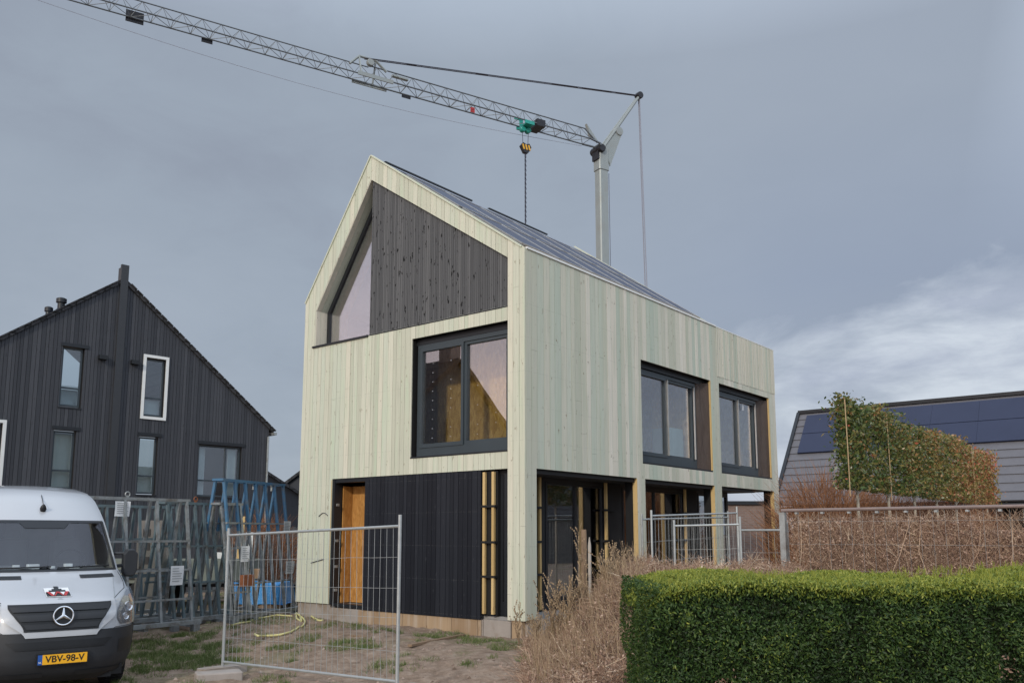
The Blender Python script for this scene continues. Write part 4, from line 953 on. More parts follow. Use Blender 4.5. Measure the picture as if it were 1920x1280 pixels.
# number plate
def text_mesh(s, size, ext=.001):
    cu = bpy.data.curves.new('text', 'FONT'); cu.body = s; cu.size = size; cu.extrude = ext; cu.align_x = 'CENTER'; cu.align_y = 'CENTER'; cu.offset = size*.016
    o = bpy.data.objects.new('text', cu); COL.objects.link(o); dg = bpy.context.evaluated_depsgraph_get()
    m = bpy.data.meshes.new_from_object(o.evaluated_get(dg)); bpy.data.objects.remove(o); return m
MP = Matrix.Translation((.045, .02, .49)) @ Matrix(((0, 0, 1, 0), (1, 0, 0, 0), (0, 1, 0, 0), (0, 0, 0, 1)))
mb = MB(MP); mb.prism([(-.215, -.055, 0), (.26, -.055, 0), (.26, .055, 0), (-.215, .055, 0)], (0, 0, .006)); pl = mb.build('number_plate', M['plate_y'], van, local=True)
mb = MB(MP); mb.prism([(-.262, -.055, 0), (-.216, -.055, 0), (-.216, .055, 0), (-.262, .055, 0)], (0, 0, .0065)); mb.build('plate_band', M['plate_b'], pl, local=True)
mb = MB(MP); mb.box(-.275, .273, -.067, .067, -.03, -.001); mb.build('plate_holder', M['black'], pl, local=True)
tm = text_mesh('VBV-98-V', .105); tm.transform(Matrix.Diagonal((.98, 1.0, 1, 1))); tm.transform(MP @ Matrix.Translation((.022, 0, .0075))); link_mesh('plate_text', tm, pl, M['black'], local=True)
tm = text_mesh('NL', .026); tm.transform(MP @ Matrix.Translation((-.239, -.03, .0075))); link_mesh('plate_text', tm, pl, M['paper'], local=True)
# ================================================================== GLASS RACKS
def rack(label, x, y, rz, L, Wd, H, n, mat, top=None, rails=(.25, .5, .75), z=-.03, base=None, lean=0):
    t = thing('glass_rack', label, 'rack', (x, y, z), rz, 'steel glass transport racks beside the new house'); w2 = Wd/2; base = base or mat
    mb = MB()
    for s in (-1, 1): mb.bar((-L/2-.1, s*w2, .12), (L/2+.1, s*w2, .12), .09, .07)
    for k in range(3): xx = -L/2+L*k/2; mb.bar((xx, -w2, .06), (xx, w2, .06), .08, .06)
    for sx in (-1, 1):
        for sy in (-1, 1): mb.box(sx*L/2-.06, sx*L/2+.06, sy*w2-.06, sy*w2+.06, -.12, .085)
    mb.build('base_frame', base, t, local=True)
    tf = .62 if top else 1
    for k in range(n):
        xx = -L/2+.04+(L-.08)*k/(n-1); mb = MB(); m2 = MB()
        for s in (-1, 1):
            a = Vector((xx, s*w2*.88, .15)); b_ = Vector((xx+lean, s*.10, H)); c = a.lerp(b_, tf if top else 1)
            mb.bar(a, c, .05, .045)
            if top: m2.bar(c, b_, .052, .047)
        u_ = mb.build('upright', mat, t, local=True)
        if top: m2.build('upright_top', top, u_, local=True)
    mb = MB()
    for s in (-1, 1): mb.bar((-L/2, s*.10, H+.02), (L/2+lean, s*.10, H+.02), .05, .05)
    for k in (0, .5, 1): mb.bar((-L/2+L*k, -.13, H+.022), (-L/2+L*k, .13, H+.022), .045, .045)
    mb.build('top_rail', top or mat, t, local=True)
    for r_ in rails:
        mb = MB()
        for s in (-1, 1):
            yy = s*(w2*.88+(.10-w2*.88)*r_)*1.03; zz_ = .15+(H-.15)*r_; mb.bar((-L/2, yy, zz_), (L/2, yy, zz_), .04, .035)
        mb.split('side_rail', mat, t, local=True)
    return t
def note(t, x, y, z, w=.21, h=.29, rot=0):
    mb = MB(); v = []
    for i in range(5):
        for j in range(5): v.append((x+w*(i/4-.5), y-.012*math.sin(i*1.3+j*.7), z+h*(j/4-.5)))
    mb.add(v, [(i*5+j, i*5+j+1, i*5+j+6, i*5+j+5) for i in range(4) for j in range(4)], smooth=True); p_ = mb.build('paper_note', M['paper'], t, local=True)
    mb = MB()
    for k in range(6): zz_ = z+h*.36-k*h*.13; mb.box(x-w*.38, x+w*(.1+.3*random.random()), y-.0165, y-.0155, zz_-.005, zz_+.005)
    mb.build('printed_lines', M['paper_ink'], p_, local=True)
def eye(t, x, z, mat):
    mb = MB(); mb.ring((x, 0, z+.06), (0, 1, 0), .042, .011, 18, 6); mb.bar((x, 0, z-.06), (x, 0, z+.04), .04); mb.build('lifting_eye', mat, t, local=True)
t = rack('grey steel glass rack nearest the van with a pale notice at its top', -6.15, -3.35, R(93), 1.9, 1.0, 2.28, 4, M['rack_grey'], rails=(.18, .42, .66)); note(t, -.35, -.12, 2.12, .28, .26); eye(t, -.2, 2.32, M['galv']); note(t, .62, -.36, .95, .26, .34)
t = rack('dull teal glass rack with close set posts, left of the tall blue topped one', -6.75, -1.95, R(97), 1.3, 1.1, 2.25, 7, M['rack_teal'], rails=(.3, .62), base=M['rack_grey']); eye(t, .1, 2.3, M['rust']); eye(t, .5, 2.26, M['rust'])
t = rack('second teal glass rack standing half hidden behind the nearest grey rack', -7.9, -2.6, R(88), 1.7, 1.0, 2.2, 6, M['rack_teal'], rails=(.35, .7), base=M['rack_grey'])
t = rack('grey glass rack furthest left, peeking out behind the van roof edge', -7.6, -4.4, R(80), 1.5, 1.1, 2.25, 4, M['rack_grey'], rails=(.3, .6))
t = rack('tall rack with grey legs and a bright blue top beside the house corner', -6.75, -.62, R(110), 2.1, 1.1, 2.72, 7, M['rack_grey'], top=M['rack_blue'], rails=(.22, .68), base=M['rack_grey']); note(t, .92, -.30, 1.83, .26, .25); note(t, .9, -.42, .98, .32, .26); eye(t, .1, 2.66, M['galv']); eye(t, .75, 2.66, M['galv'])
t = rack('slim grey glass rack with a white sheet and rust brown box on its leg', -6.45, -1.35, R(100), .55, 1.15, 2.25, 2, M['rack_grey'], rails=(.2, .6)); note(t, .12, -.42, 1.30, .21, .30)
MB().cbox(-.02, .26, -.56, -.44, .68, .90, .01).build('rust_brown_box', M['rust'], t, local=True)
# blue tarpaulin pallet
bx, by = ond(497, 999, 20.3)[:2]
tp = thing('tarpaulin_stack', 'low stack wrapped in bright blue tarpaulin behind the racks', 'tarpaulin', (bx, by, hz(bx, by)), R(35))
v = []; NX, NY = 22, 14
def tarp(u, w):  # u,w in 0..1 superellipse dome
    a = (u*2-1); b_ = (w*2-1); 
    ex = max(abs(a), abs(b_)); z = .10 if ex > .93 else .58-.04*noise.noise(Vector((a*2, b_*2, 0)))-.05*sst(.75, .93, ex)
    return (a*.68+.03*noise.noise(Vector((a*5, b_*5, 1)))*(1 if ex > .8 else .2), b_*.55+.03*noise.noise(Vector((a*5, b_*5, 7)))*(1 if ex > .8 else .2), z+.035*noise.noise(Vector((a*6, b_*6, 2))))
us = [0]+[.035+.93*i/(NX-2) for i in range(NX-1)]+[1]; wsx = [0]+[.035+.93*i/(NY-2) for i in range(NY-1)]+[1]
v = [tarp(u, w) for u in us for w in wsx]; ny_ = len(wsx)
mb = MB(); mb.add(v, [(i*ny_+j, (i+1)*ny_+j, (i+1)*ny_+j+1, i*ny_+j+1) for i in range(len(us)-1) for j in range(ny_-1)], .5, False); mb.build('tarpaulin', M['tarp'], tp, local=True)
mb = MB()
for k in range(3): mb.box(-.6, .6, -.5+k*.45, -.4+k*.45, 0, .09)
for k in range(6): mb.box(-.6+k*.22, -.48+k*.22, -.52, .52, .09, .11)
mb.build('pallet', M['old_wood'], tp, local=True)
mb = MB(); mb.cbox(-.30, -.02, -.12, .12, .56, .86, .01); tag(mb.build('cardboard_box', simple('cardboard', (.36, .22, .12), .85)), 'small brown cardboard box on top of the blue tarpaulin', 'box')
o = bpy.data.objects['cardboard_box']; o.location = tp.location; o.rotation_euler = tp.rotation_euler
# flatbed trailer behind the racks
q = ond(330, 999, 20.8)
tr = thing('flatbed_trailer', 'grey green flatbed trailer with low boards parked behind the racks', 'trailer', (q[0], q[1], 0), YAW)
MB().box(-1.9, 1.9, -.9, .9, .55, .66).box(-1.9, 1.9, -.9, -.86, .66, 1.05).box(-1.9, 1.9, .86, .9, .66, 1.05).box(-1.9, -1.86, -.86, .86, .66, 1.05).box(1.86, 1.9, -.86, .86, .66, 1.05).build('load_bed', simple('grey_green_steel', (.16, .18, .16), .6, .2, .3), tr, local=True)
mb = MB(); mb.bar((-1.9, -.6, .5), (1.9, -.6, .5), .08, .1); mb.bar((-1.9, .6, .5), (1.9, .6, .5), .08, .1); mb.bar((1.9, 0, .45), (3.0, 0, .42), .09); mb.bar((2.9, 0, .42), (2.9, 0, 0.02), .05); mb.build('chassis', M['crane_dark'], tr, local=True)
for x in (-1.05, -.35):
    for y in (-.98, .8):
        mb = MB(); mb.lathe((x, y, .31), (0, 1, 0), [(.16, 0), (.29, 0), (.31, .03), (.31, .15), (.29, .18), (.16, .18)], 24); w = mb.build('wheel', M['rubber'], tr, local=True)
        mb = MB(); mb.lathe((x, y+.03, .31), (0, 1, 0), [(.16, 0), (.15, .1), (.03, .12)], 16); mb.build('rim', M['rim'], w, local=True)
for y in (-.98, .80): MB().box(-1.5, .1, y, y+.18, .66, .69).build('mudguard', M['crane_dark'], tr, local=True)
q = ond(284, 999, 19.2)
cb = thing('site_cabinet', 'upright grey site cabinet with three square dark openings behind the nearest rack', 'cabinet', (q[0], q[1], 0), YAW)
mb = MB(); mb.cbox(-.32, .28, 0, .5, 0, 1.95, .02); cbb = mb.build('casing', M['car_grey'], cb, local=True)
for k in range(3): MB().box(-.18, -.02, -.012, .1, 1.0+k*.3, 1.16+k*.3).build('opening', M['black'], cb, local=True)
# garden fence and boards behind
q = ond(380, 999, 25); q2 = ond(575, 999, 27)
def fence_between(name, label, a, b, h, mat, st=.13, cat='fence'):
    a = Vector((a[0], a[1], 0)); b = Vector((b[0], b[1], 0)); L = (b-a).length; rz = math.atan2(b.y-a.y, b.x-a.x)
    t = thing(name, label, cat, a, rz); mb = MB(); u = 0
    while u < L: mb.box(u, u+st-.012, -.01, .01+random.uniform(0, .004), .05, h+random.uniform(-.01, .01), random.random()); u += st
    mb.build('boards', mat, t, local=True); mb = MB(); u = 0
    while u <= L: mb.box(u-.035, u+.035, .016, .09, 0, h+.03); u += 1.8
    mb.bar((0, .035, h*.8), (L, .035, h*.8), .03, .06); mb.bar((0, .035, h*.25), (L, .035, h*.25), .03, .06); mb.build('posts_and_rails', mat, t, local=True); return t
fence_between('garden_fence', 'dark garden board fence beyond the blue tarpaulin', q, q2, 1.85, M['char_wood'])
q = ond(205, 999, 23); q2 = ond(372, 999, 24.5)
fence_between('garden_fence', 'long weathered board fence with a pale cap behind the van and nearest rack', q, q2, 1.95, M['dark_house_wood'])
q = ond(448, 999, 22); t = thing('board_stack', 'pale upright sheets of board leaning between the blue rack and the fence', 'boards', (q[0], q[1], 0), YAW)
for k, (a, h) in enumerate(((0, 2.1), (.22, 1.7), (-.55, 1.2))):
    MB(Matrix.Rotation(R(-4), 4, 'X')).box(a-.09, a+.09, k*.05, .03+k*.05, 0, h).build('board', M['plaster'] if k else M['timber'], t, local=True)
# parked car far left behind the racks
q = ond(318, 999, 26.5)
# ================================================================== SITE FENCES
def heras(label, a, b, H, sink=0.0, top=True, mat='galv', foot=(True, True), dense=.105, group='mesh site fence panels'):
    a = Vector(a); b = Vector(b); d = (b-a); d.z = 0; L = d.length; rz = math.atan2(d.y, d.x)
    t = thing('site_fence_panel', label, 'fence panel', a, rz, group); dz = b.z-a.z
    f = lambda x: dz*x/L
    for x in (0, L): mb = MB(); mb.tube([(x, 0, f(x)-.05), (x, 0, f(x)+H+(.05 if x else .02))], .021, 8); mb.build('post', M[mat], t, local=True)
    for z in (.12, H-.08): mb = MB(); mb.tube([(0, 0, z), (L, 0, f(L)+z)], .017, 8); mb.build('rail', M[mat], t, local=True)
    mb = MB(); n = int(L/dense); bend = [.02*noise.noise(Vector((k*.3, 1, a.x))) for k in range(n+1)]
    for k in range(1, n): 
        x = L*k/n; o = bend[k]*2+.03*sst(.5*L, .8*L, x); mb.tube([(x+o*1.5, 0, f(x)+.12), (x+o*.3, .012*math.sin(k), f(x)+H*.45), (x-o*.2, 0, f(x)+H-.08)],   .0026, 4, cap=False)
    for z in (.45, .82, 1.15, 1.5): 
        if z < H-.2: mb.tube([(L*k/8, .004, f(L*k/8)+z+.012*noise.noise(Vector((k, z, a.x)))) for k in range(9)], .0028, 4, cap=False)
    mb.build('wire_mesh', M[mat], t, local=True)
    for x, o in zip((0, L), foot):
        if o: mb = MB(); mb.cbox(x-.11, x+.11, -.34, .34, f(x)-.10, f(x)+.06, .03); mb.build('foot_block', M['concrete'], t, local=True)
    return t
heras('bent mesh site fence panel standing in front of the doorway', (-2.10, -4.12, -.21), (1.45, -4.20, -.10), 1.93, mat='galv_light')
A1 = ond(1222, 999, 15.2); A2 = ond(1383, 999, 17.4)
heras('longest bright site fence panel leaning along the side of the house', (A1[0], A1[1], .02), (A2[0], A2[1], .12), 2.03, mat='galv_light', foot=(False, False))
A1 = ond(1204, 999, 15.9); A2 = ond(1366, 999, 18.2)
heras('rear site fence panel starting left of the longest bright one by the house post', (A1[0], A1[1], 0), (A2[0], A2[1], .08), 2.0, mat='galv', foot=(False, False))
A1 = ond(1264, 999, 14.6); A2 = ond(1388, 999, 14.1)
heras('short low pale fence panel rising out of the dry brambles', (A1[0], A1[1], -.10), (A2[0], A2[1], -.08), 1.97, mat='galv_light', foot=(False, False))
A1 = ond(1384, 999, 15.0); A2 = ond(1476, 999, 14.4)
heras('lowest fence panel between the brambles and the tall hedge post', (A1[0], A1[1], -.15), (A2[0], A2[1], -.15), 1.95, mat='galv_light', foot=(False, False))
# ================================================================== RAIL FENCE WITH DRY HEDGE
rfz = 2.0; ry = 2.44
rl = thing('rail_fence', 'long reddish grey top rail fence on posts above the dry brown hedge', 'fence', (3.34, ry, 0))
mb = MB(); mb.tube([(0, 0, rfz+.03), (10, 0, rfz+.05)], .026, 8); mb.build('top_rail', simple('brown_grey_rail', (.22, .165, .15), .6), rl, local=True)
for k in range(6): mb = MB(); x = .02+k*1.9; mb.box(x-.045, x+.045, -.045+.35*(k > 0), .045+.35*(k > 0), -.1, rfz-.1*(k > 0)); mb.build('post', M['galv'] if k == 0 else M['old_wood'], rl, local=True)
mb = MB()
for k in range(60): x = .1+k*.165; mb.tube([(x, .01, .1), (x, .01, rfz)], .0018, 4, cap=False)
for k in range(24): x = .25+k*.41; mb.box(x-.02, x+.02, -.04, .04, rfz-.03, rfz+.0)
for z in (.3, .7, 1.1, 1.5, 1.85): mb.tube([(0, .012, z), (10, .012, z)], .0018, 4, cap=False)
mb.build('wire_and_clips', M['galv'], rl, local=True)
# ================================================================== PLANTS
def rand_box(n, x0, x1, y0, y1, z0, z1): return np.column_stack([rng.uniform(x0, x1, n), rng.uniform(y0, y1, n), rng.uniform(z0, z1, n)])
def nz3(P, s, o=0): return np.array([noise.noise(Vector((p[0]*s+o, p[1]*s, p[2]*s))) for p in P])
# --- clipped green hedge (foreground right), in a frame: u along the camera right vector, v away
HO = lat(.98, 6.35); hd_d = Vector(rt); 
hedge = thing('clipped_hedge', 'clipped dark green evergreen hedge with a lime green top in the foreground', 'hedge', (HO[0], HO[1], -.2), YAW)
HLEN, HWID, HH = 4.6, 1.55, 1.50
def hedge_h(u): return HH+.02*math.sin(u*1.7)+.045*noise.noise(Vector((u*1.9, 2, 0)))+.04*sst(2.3, 3.0, u)-.10*math.exp(-u/.14)
def hsurf(n, kind):
    P = []; N = []
    if kind == 'front':
        u = rng.uniform(0, HLEN, n); z = rng.uniform(.3, 1, n)*HH; dep = rng.random(n)**2*.16
        bump = np.array([.08*noise.noise(Vector((a*1.8, b*2.2, 0)))+.05*noise.noise(Vector((a*5, b*5, 3))) for a, b in zip(u, z)])
        bump -= .10*np.exp(-((u-2.55-.05*np.sin(z*9))**2)/.004)*(z < 1.35)
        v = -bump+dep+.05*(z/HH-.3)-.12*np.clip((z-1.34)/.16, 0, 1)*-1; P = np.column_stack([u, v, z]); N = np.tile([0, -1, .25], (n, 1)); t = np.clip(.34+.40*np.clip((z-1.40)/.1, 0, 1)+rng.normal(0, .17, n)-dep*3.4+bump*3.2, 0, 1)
    elif kind == 'top':
        u = rng.uniform(0, HLEN, n); v = rng.uniform(.03, HWID, n); dep = rng.random(n)**2*.10
        b_ = np.array([.06*noise.noise(Vector((a*1.3, c*1.6, 5)))+.035*noise.noise(Vector((a*6, c*6, 5))) for a, c in zip(u, v)])
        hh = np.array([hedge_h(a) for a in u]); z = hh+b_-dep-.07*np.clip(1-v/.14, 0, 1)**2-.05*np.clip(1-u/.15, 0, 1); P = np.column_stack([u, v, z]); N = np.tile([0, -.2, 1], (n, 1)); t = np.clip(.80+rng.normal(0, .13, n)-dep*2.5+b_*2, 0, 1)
    else:
        v = rng.uniform(0, HWID, n); z = rng.uniform(0, 1, n)*HH; dep = rng.random(n)**2*.14
        bump = np.array([.06*noise.noise(Vector((a*2, b*2.2, 9)))+.03*noise.noise(Vector((a*5, b*5, 3))) for a, b in zip(v, z)])
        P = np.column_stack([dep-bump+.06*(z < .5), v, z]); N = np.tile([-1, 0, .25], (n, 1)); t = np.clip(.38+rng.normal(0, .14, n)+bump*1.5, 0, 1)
    return P, N, t
LV = []; TT = []
for kind, n in (('front', 80000), ('top', 170000), ('end', 18000)):
    P, N, t = hsurf(n, kind)
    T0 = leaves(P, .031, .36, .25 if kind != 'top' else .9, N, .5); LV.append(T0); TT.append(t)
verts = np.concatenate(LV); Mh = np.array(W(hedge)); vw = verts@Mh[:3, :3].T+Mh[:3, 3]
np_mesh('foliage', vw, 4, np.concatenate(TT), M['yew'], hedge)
Pd = []
for (cu, cz, r_, k_) in ((.55, .72, .16, 500), (.75, .55, .12, 300), (2.55, .9, .08, 120)):
    q = rng.normal(size=(k_, 2))*r_*.5; Pd.append(np.column_stack([cu+q[:, 0], -.05+.05*rng.random(k_)+q[:, 0]*0, cz+q[:, 1]]))
Pd = np.concatenate(Pd)@Mh[:3, :3].T+Mh[:3, 3]
np_mesh('dead_sprigs', leaves(Pd[::3], .030, .4, .2), 4, rng.uniform(0, .2, len(Pd[::3])), M['beech'], hedge)
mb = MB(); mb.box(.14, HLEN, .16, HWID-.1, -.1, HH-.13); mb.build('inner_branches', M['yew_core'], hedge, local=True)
mb = MB()
for k in range(900):
    u = random.uniform(0, HLEN); v_ = random.uniform(0, HWID); z = hedge_h(u)-.03; hh_ = random.uniform(.03, .09)*(1+(u > 2.5)*.5); dx_ = random.uniform(-.04, .04); mb.tube([(u, v_, z), (u+dx_, v_+random.uniform(-.02, .02), z+hh_)], .003, 3, random.uniform(.75, 1)); mb.tube([(u+dx_*.5, v_, z+hh_*.5), (u+dx_+.02, v_, z+hh_*.9)], .002, 3, random.uniform(.75, 1)); mb.tube([(u+dx_*.5, v_, z+hh_*.5), (u+dx_-.03, v_, z+hh_*.9)], .002, 3, random.uniform(.75, 1))
mb.build('young_shoots', M['yew'], hedge, local=True, kind='stuff')
# --- dry beech hedge along the rail fence
def leafmass(name, parent, n, fn, size, mat, aspect=.6, upb=.1):
    P, t = fn(n); np_mesh(name, leaves(P, size, aspect, upb), 4, t, mat, parent)
bh = thing('dry_beech_hedge', 'tall hedge of dry brown leaves and twigs behind the clipped green hedge', 'hedge', (3.5, 2.9, 0))
def fn(n):
    x = rng.uniform(3.42, 10.5, n); y = 2.52+rng.random(n)**1.5*.7; z = rng.uniform(.2, 1, n)**.8*1.93
    lim = 1.92+.06*nz3(np.column_stack([x, x*0, x*0]), 1.5)-.22*(x > 6.1)*(x < 6.7)
    z = np.minimum(z, lim-rng.random(n)**3*.15); t = np.clip(.45+.25*nz3(np.column_stack([x, y, z]), 1.4)+rng.normal(0, .2, n), 0, 1); return np.column_stack([x, y, z]), t
leafmass('leaves', bh, 36000, fn, .032, M['beech'])
A = np.column_stack([rng.uniform(3.42, 10.5, 17000), rng.uniform(2.50, 2.9, 17000), rng.uniform(.3, 1.9, 17000)]); B = A+np.column_stack([rng.normal(0, .12, 17000), rng.normal(-.03, .06, 17000), rng.uniform(.02, .24, 17000)]); B[:, 2] = np.minimum(B[:, 2], 2.02+.07*rng.normal(size=17000))
np_mesh('twigs', twigs(A, B, np.full(17000, .0032), np.full(17000, .0014)), 4, np.tile(np.clip(rng.normal(.5, .2, 17000), 0, 1), 3), M['twig'], bh)
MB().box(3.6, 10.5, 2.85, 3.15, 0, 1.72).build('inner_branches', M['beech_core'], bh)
mb = MB()
for (x0, lean) in ((3.55, .1), (4.1, -.1), (4.45, .05), (5.05, .32), (5.45, -.05), (6.0, .3), (6.5, .12), (7.0, -.2)):
    mb.tube([(x0-lean, 2.50, .2), (x0-lean*.5+random.uniform(-.06, .06), 2.49, .9), (x0+lean*.3+random.uniform(-.08, .08), 2.5, 1.4), (x0+lean*.7, 2.52, 1.9)], [.009, .008, .006, .004], 6, random.uniform(.4, .8))
mb.split('pale_stem', M['twig'], bh)
# --- bramble thicket (stuff)
def pxD(px, D): return lat((px-960)/F_*D, D)
def thick_h(px, D):
    s = sst(992, 1205, px); h = .14+s*(.32+.84*sst(9.2, 12.2, D)); 
    h -= .10*sst(1190, 1260, px)
    h += .13*noise.noise(Vector((px*.014, D*1.3, 0)))+.14*noise.noise(Vector((px*.035, D*3, 2)))*min(1, .3+s)-.06
    return h
mb = MB(); us = list(range(985, 1500, 9)); Ds = [8.9+.16*k for k in range(33)]
v = []
for u in us:
    for D in Ds:
        p = pxD(u, D); e = min(1, (u-985)/60); ee = min(1, (D-8.9)/.5)
        v.append((p[0], p[1], hz(p[0], p[1])*(1-e)-.04*(1-e)+(thick_h(u, D)-.12)*e*ee-.15*(1-ee)*e))
nd = len(Ds); mb.add(v, [(i*nd+j, (i+1)*nd+j, (i+1)*nd+j+1, i*nd+j+1) for i in range(len(us)-1) for j in range(nd-1)], .4, True)
mb.build('litter_mound', M['thicket_ground'], label='mound of dead leaves and soil under the dry brambles', cat='leaf litter', kind='stuff')
n = 60000; px_ = 984+511*rng.random(n)**1.15; D_ = 8.8+5.2*rng.random(n)**.9
H_ = np.array([thick_h(a, b) for a, b in zip(px_, D_)]); P0 = np.array([pxD(a, b) for a, b in zip(px_, D_)]); keep = ~((P0[:, 0] < .06) & (P0[:, 1] > -.02)); px_, D_, H_, P0 = px_[keep], D_[keep], H_[keep], P0[keep]; n = len(px_)
P0[:, 2] = np.maximum(H_-.30*rng.random(n)**.7+.02, -.05)
dr = np.column_stack([rng.normal(0, 1, n), rng.normal(0, 1, n), rng.normal(.35, .6, n)]); dr /= np.linalg.norm(dr, axis=1)[:, None]; ln = rng.uniform(.04, .20, n)*(1+1.6*(rng.random(n) < .05))
B = P0+dr*ln[:, None]; tw = np.clip(.42+.22*nz3(P0, 1.2)+rng.normal(0, .2, n), 0, 1)
np_mesh('bramble_twigs', twigs(P0, B, rng.uniform(.0025, .005, n), np.full(n, .0012)), 4, np.tile(tw, 3), M['twig'], None, label='tangle of dry pinkish brown bramble twigs beside the house corner', cat='brambles', kind='stuff')
ks = 1500; pxs = rng.uniform(1000, 1200, ks); Ds_ = rng.uniform(9.5, 13.6, ks); Q0 = np.array([pxD(a, b_) for a, b_ in zip(pxs, Ds_)]); Q0[:, 2] = np.array([max(thick_h(a, b_)-.15, 0) for a, b_ in zip(pxs, Ds_)])
Q0 = Q0[(Q0[:, 0] > .15)|(Q0[:, 1] < -.15)]; ks = len(Q0); Q1 = Q0+np.column_stack([rng.normal(0, .10, ks), rng.normal(0, .10, ks), rng.uniform(.12, .5, ks)])
np_mesh('straw_stalks', twigs(Q0, Q1, np.full(ks, .003), np.full(ks, .0012)), 4, np.tile(rng.random(ks), 3), M['weed'], None, label='loose straw coloured stalks standing out of the bramble bank', cat='dry stalks', kind='stuff')
m_ = 15000; ix = rng.integers(0, n, m_); Pl = P0[ix]+rng.normal(0, .03, (m_, 3)); Pl[:, 2] += .03
np_mesh('dead_leaves', leaves(Pl, .036, .65, .0), 4, np.clip(.5+rng.normal(0, .28, m_), 0, 1), M['beech'], None, label='dead beech leaves and pale litter caught in the brambles', cat='dead leaves', kind='stuff')
# --- individual dry weeds
def weed(label, px, D, h, n, spread, cat='dry weed', seed=0):
    rr = random.Random(seed); p = pxD(px, D); z = max(thick_h(px, D)-.2 if px > 1000 else hz(p[0], p[1]), 0)
    t = thing('dry_weed', label, cat, (p[0], p[1], z), 0, 'dry weeds standing by the house corner'); mb = MB(); heads = MB()
    for k in range(n):
        a = rr.uniform(0, 6.28); s = rr.uniform(.1, 1)*spread; hh = h*rr.uniform(.6, 1)
        q = [Vector((0, 0, 0))]
        for j in range(1, 6): f = j/5; q.append(Vector((math.cos(a)*s*f**1.3, math.sin(a)*s*f**1.3, hh*f))+Vector((rr.uniform(-.015, .015), rr.uniform(-.015, .015), 0)))
        ti = rr.random(); mb.tube(q, [.006, .0055, .005, .004, .003, .002], 4, ti)
        for j in range(9):
            f = rr.uniform(.3, 1); i0 = min(4, int(f*5)); b0 = q[i0].lerp(q[i0+1], f*5-i0); d = Vector((rr.uniform(-1, 1), rr.uniform(-1, 1), rr.uniform(.6, 1.6))).normalized()*rr.uniform(.08, .22)
            mb.tube([b0, b0+d*.5+Vector((0, 0, -.01)), b0+d], [.003, .0025, .0015], 3, ti)
            for e in range(3): c = b0+d*(.6+.2*e); mb.box(c.x-.006, c.x+.006, c.y-.006, c.y+.006, c.z-.008, c.z+.010, rr.random())
    mb.build('stems', M['weed'], t, local=True);
for i, (px, D, h, n, s, lb) in enumerate(((1036, 12.6, .95, 12, .35, 'bushy dry weed just right of the pale corner post'), (1062, 12.3, 1.0, 14, .32, 'branching dry weed in front of the dark side glazing'), (1085, 12.6, 1.45, 4, .10, 'tallest thin dry weed in front of the rust brown stake'), (1135, 12.2, .55, 10, .30, 'loose dry weed right of the pointed grey stake'), (1163, 12.8, .62, 8, .25, 'dry weed below the yellow edged window post'), (972, 12.9, .62, 3, .06, 'single thin weed standing before the corner post'), (1006, 13.0, .45, 6, .12, 'short dry weed at the foot of the corner post'))):
    weed(lb, px, D, h, n, s, seed=i)
# stakes
def stake(label, px, D, ytop, r, mat, pointed):
    p = pxD(px, D); top = 1.6686+(999-ytop)/F_*D; mb = MB(); z0 = .1
    pr_ = [(r, 0), (r, top-z0-.12), (r*(.25 if pointed else .9), top-z0)]; mb.lathe((p[0], p[1], z0), (0, 0, 1), pr_, 10)
    tag(mb.build('wooden_stake', mat), label, 'stake', 'stakes in the brambles')
stake('rust brown wooden stake standing in the dry weeds', 1093, 12.9, 992, .045, M['old_wood'], False); stake('slim grey pointed stake right of the rust brown one', 1103.5, 12.5, 1006, .024, M['stake'], True)
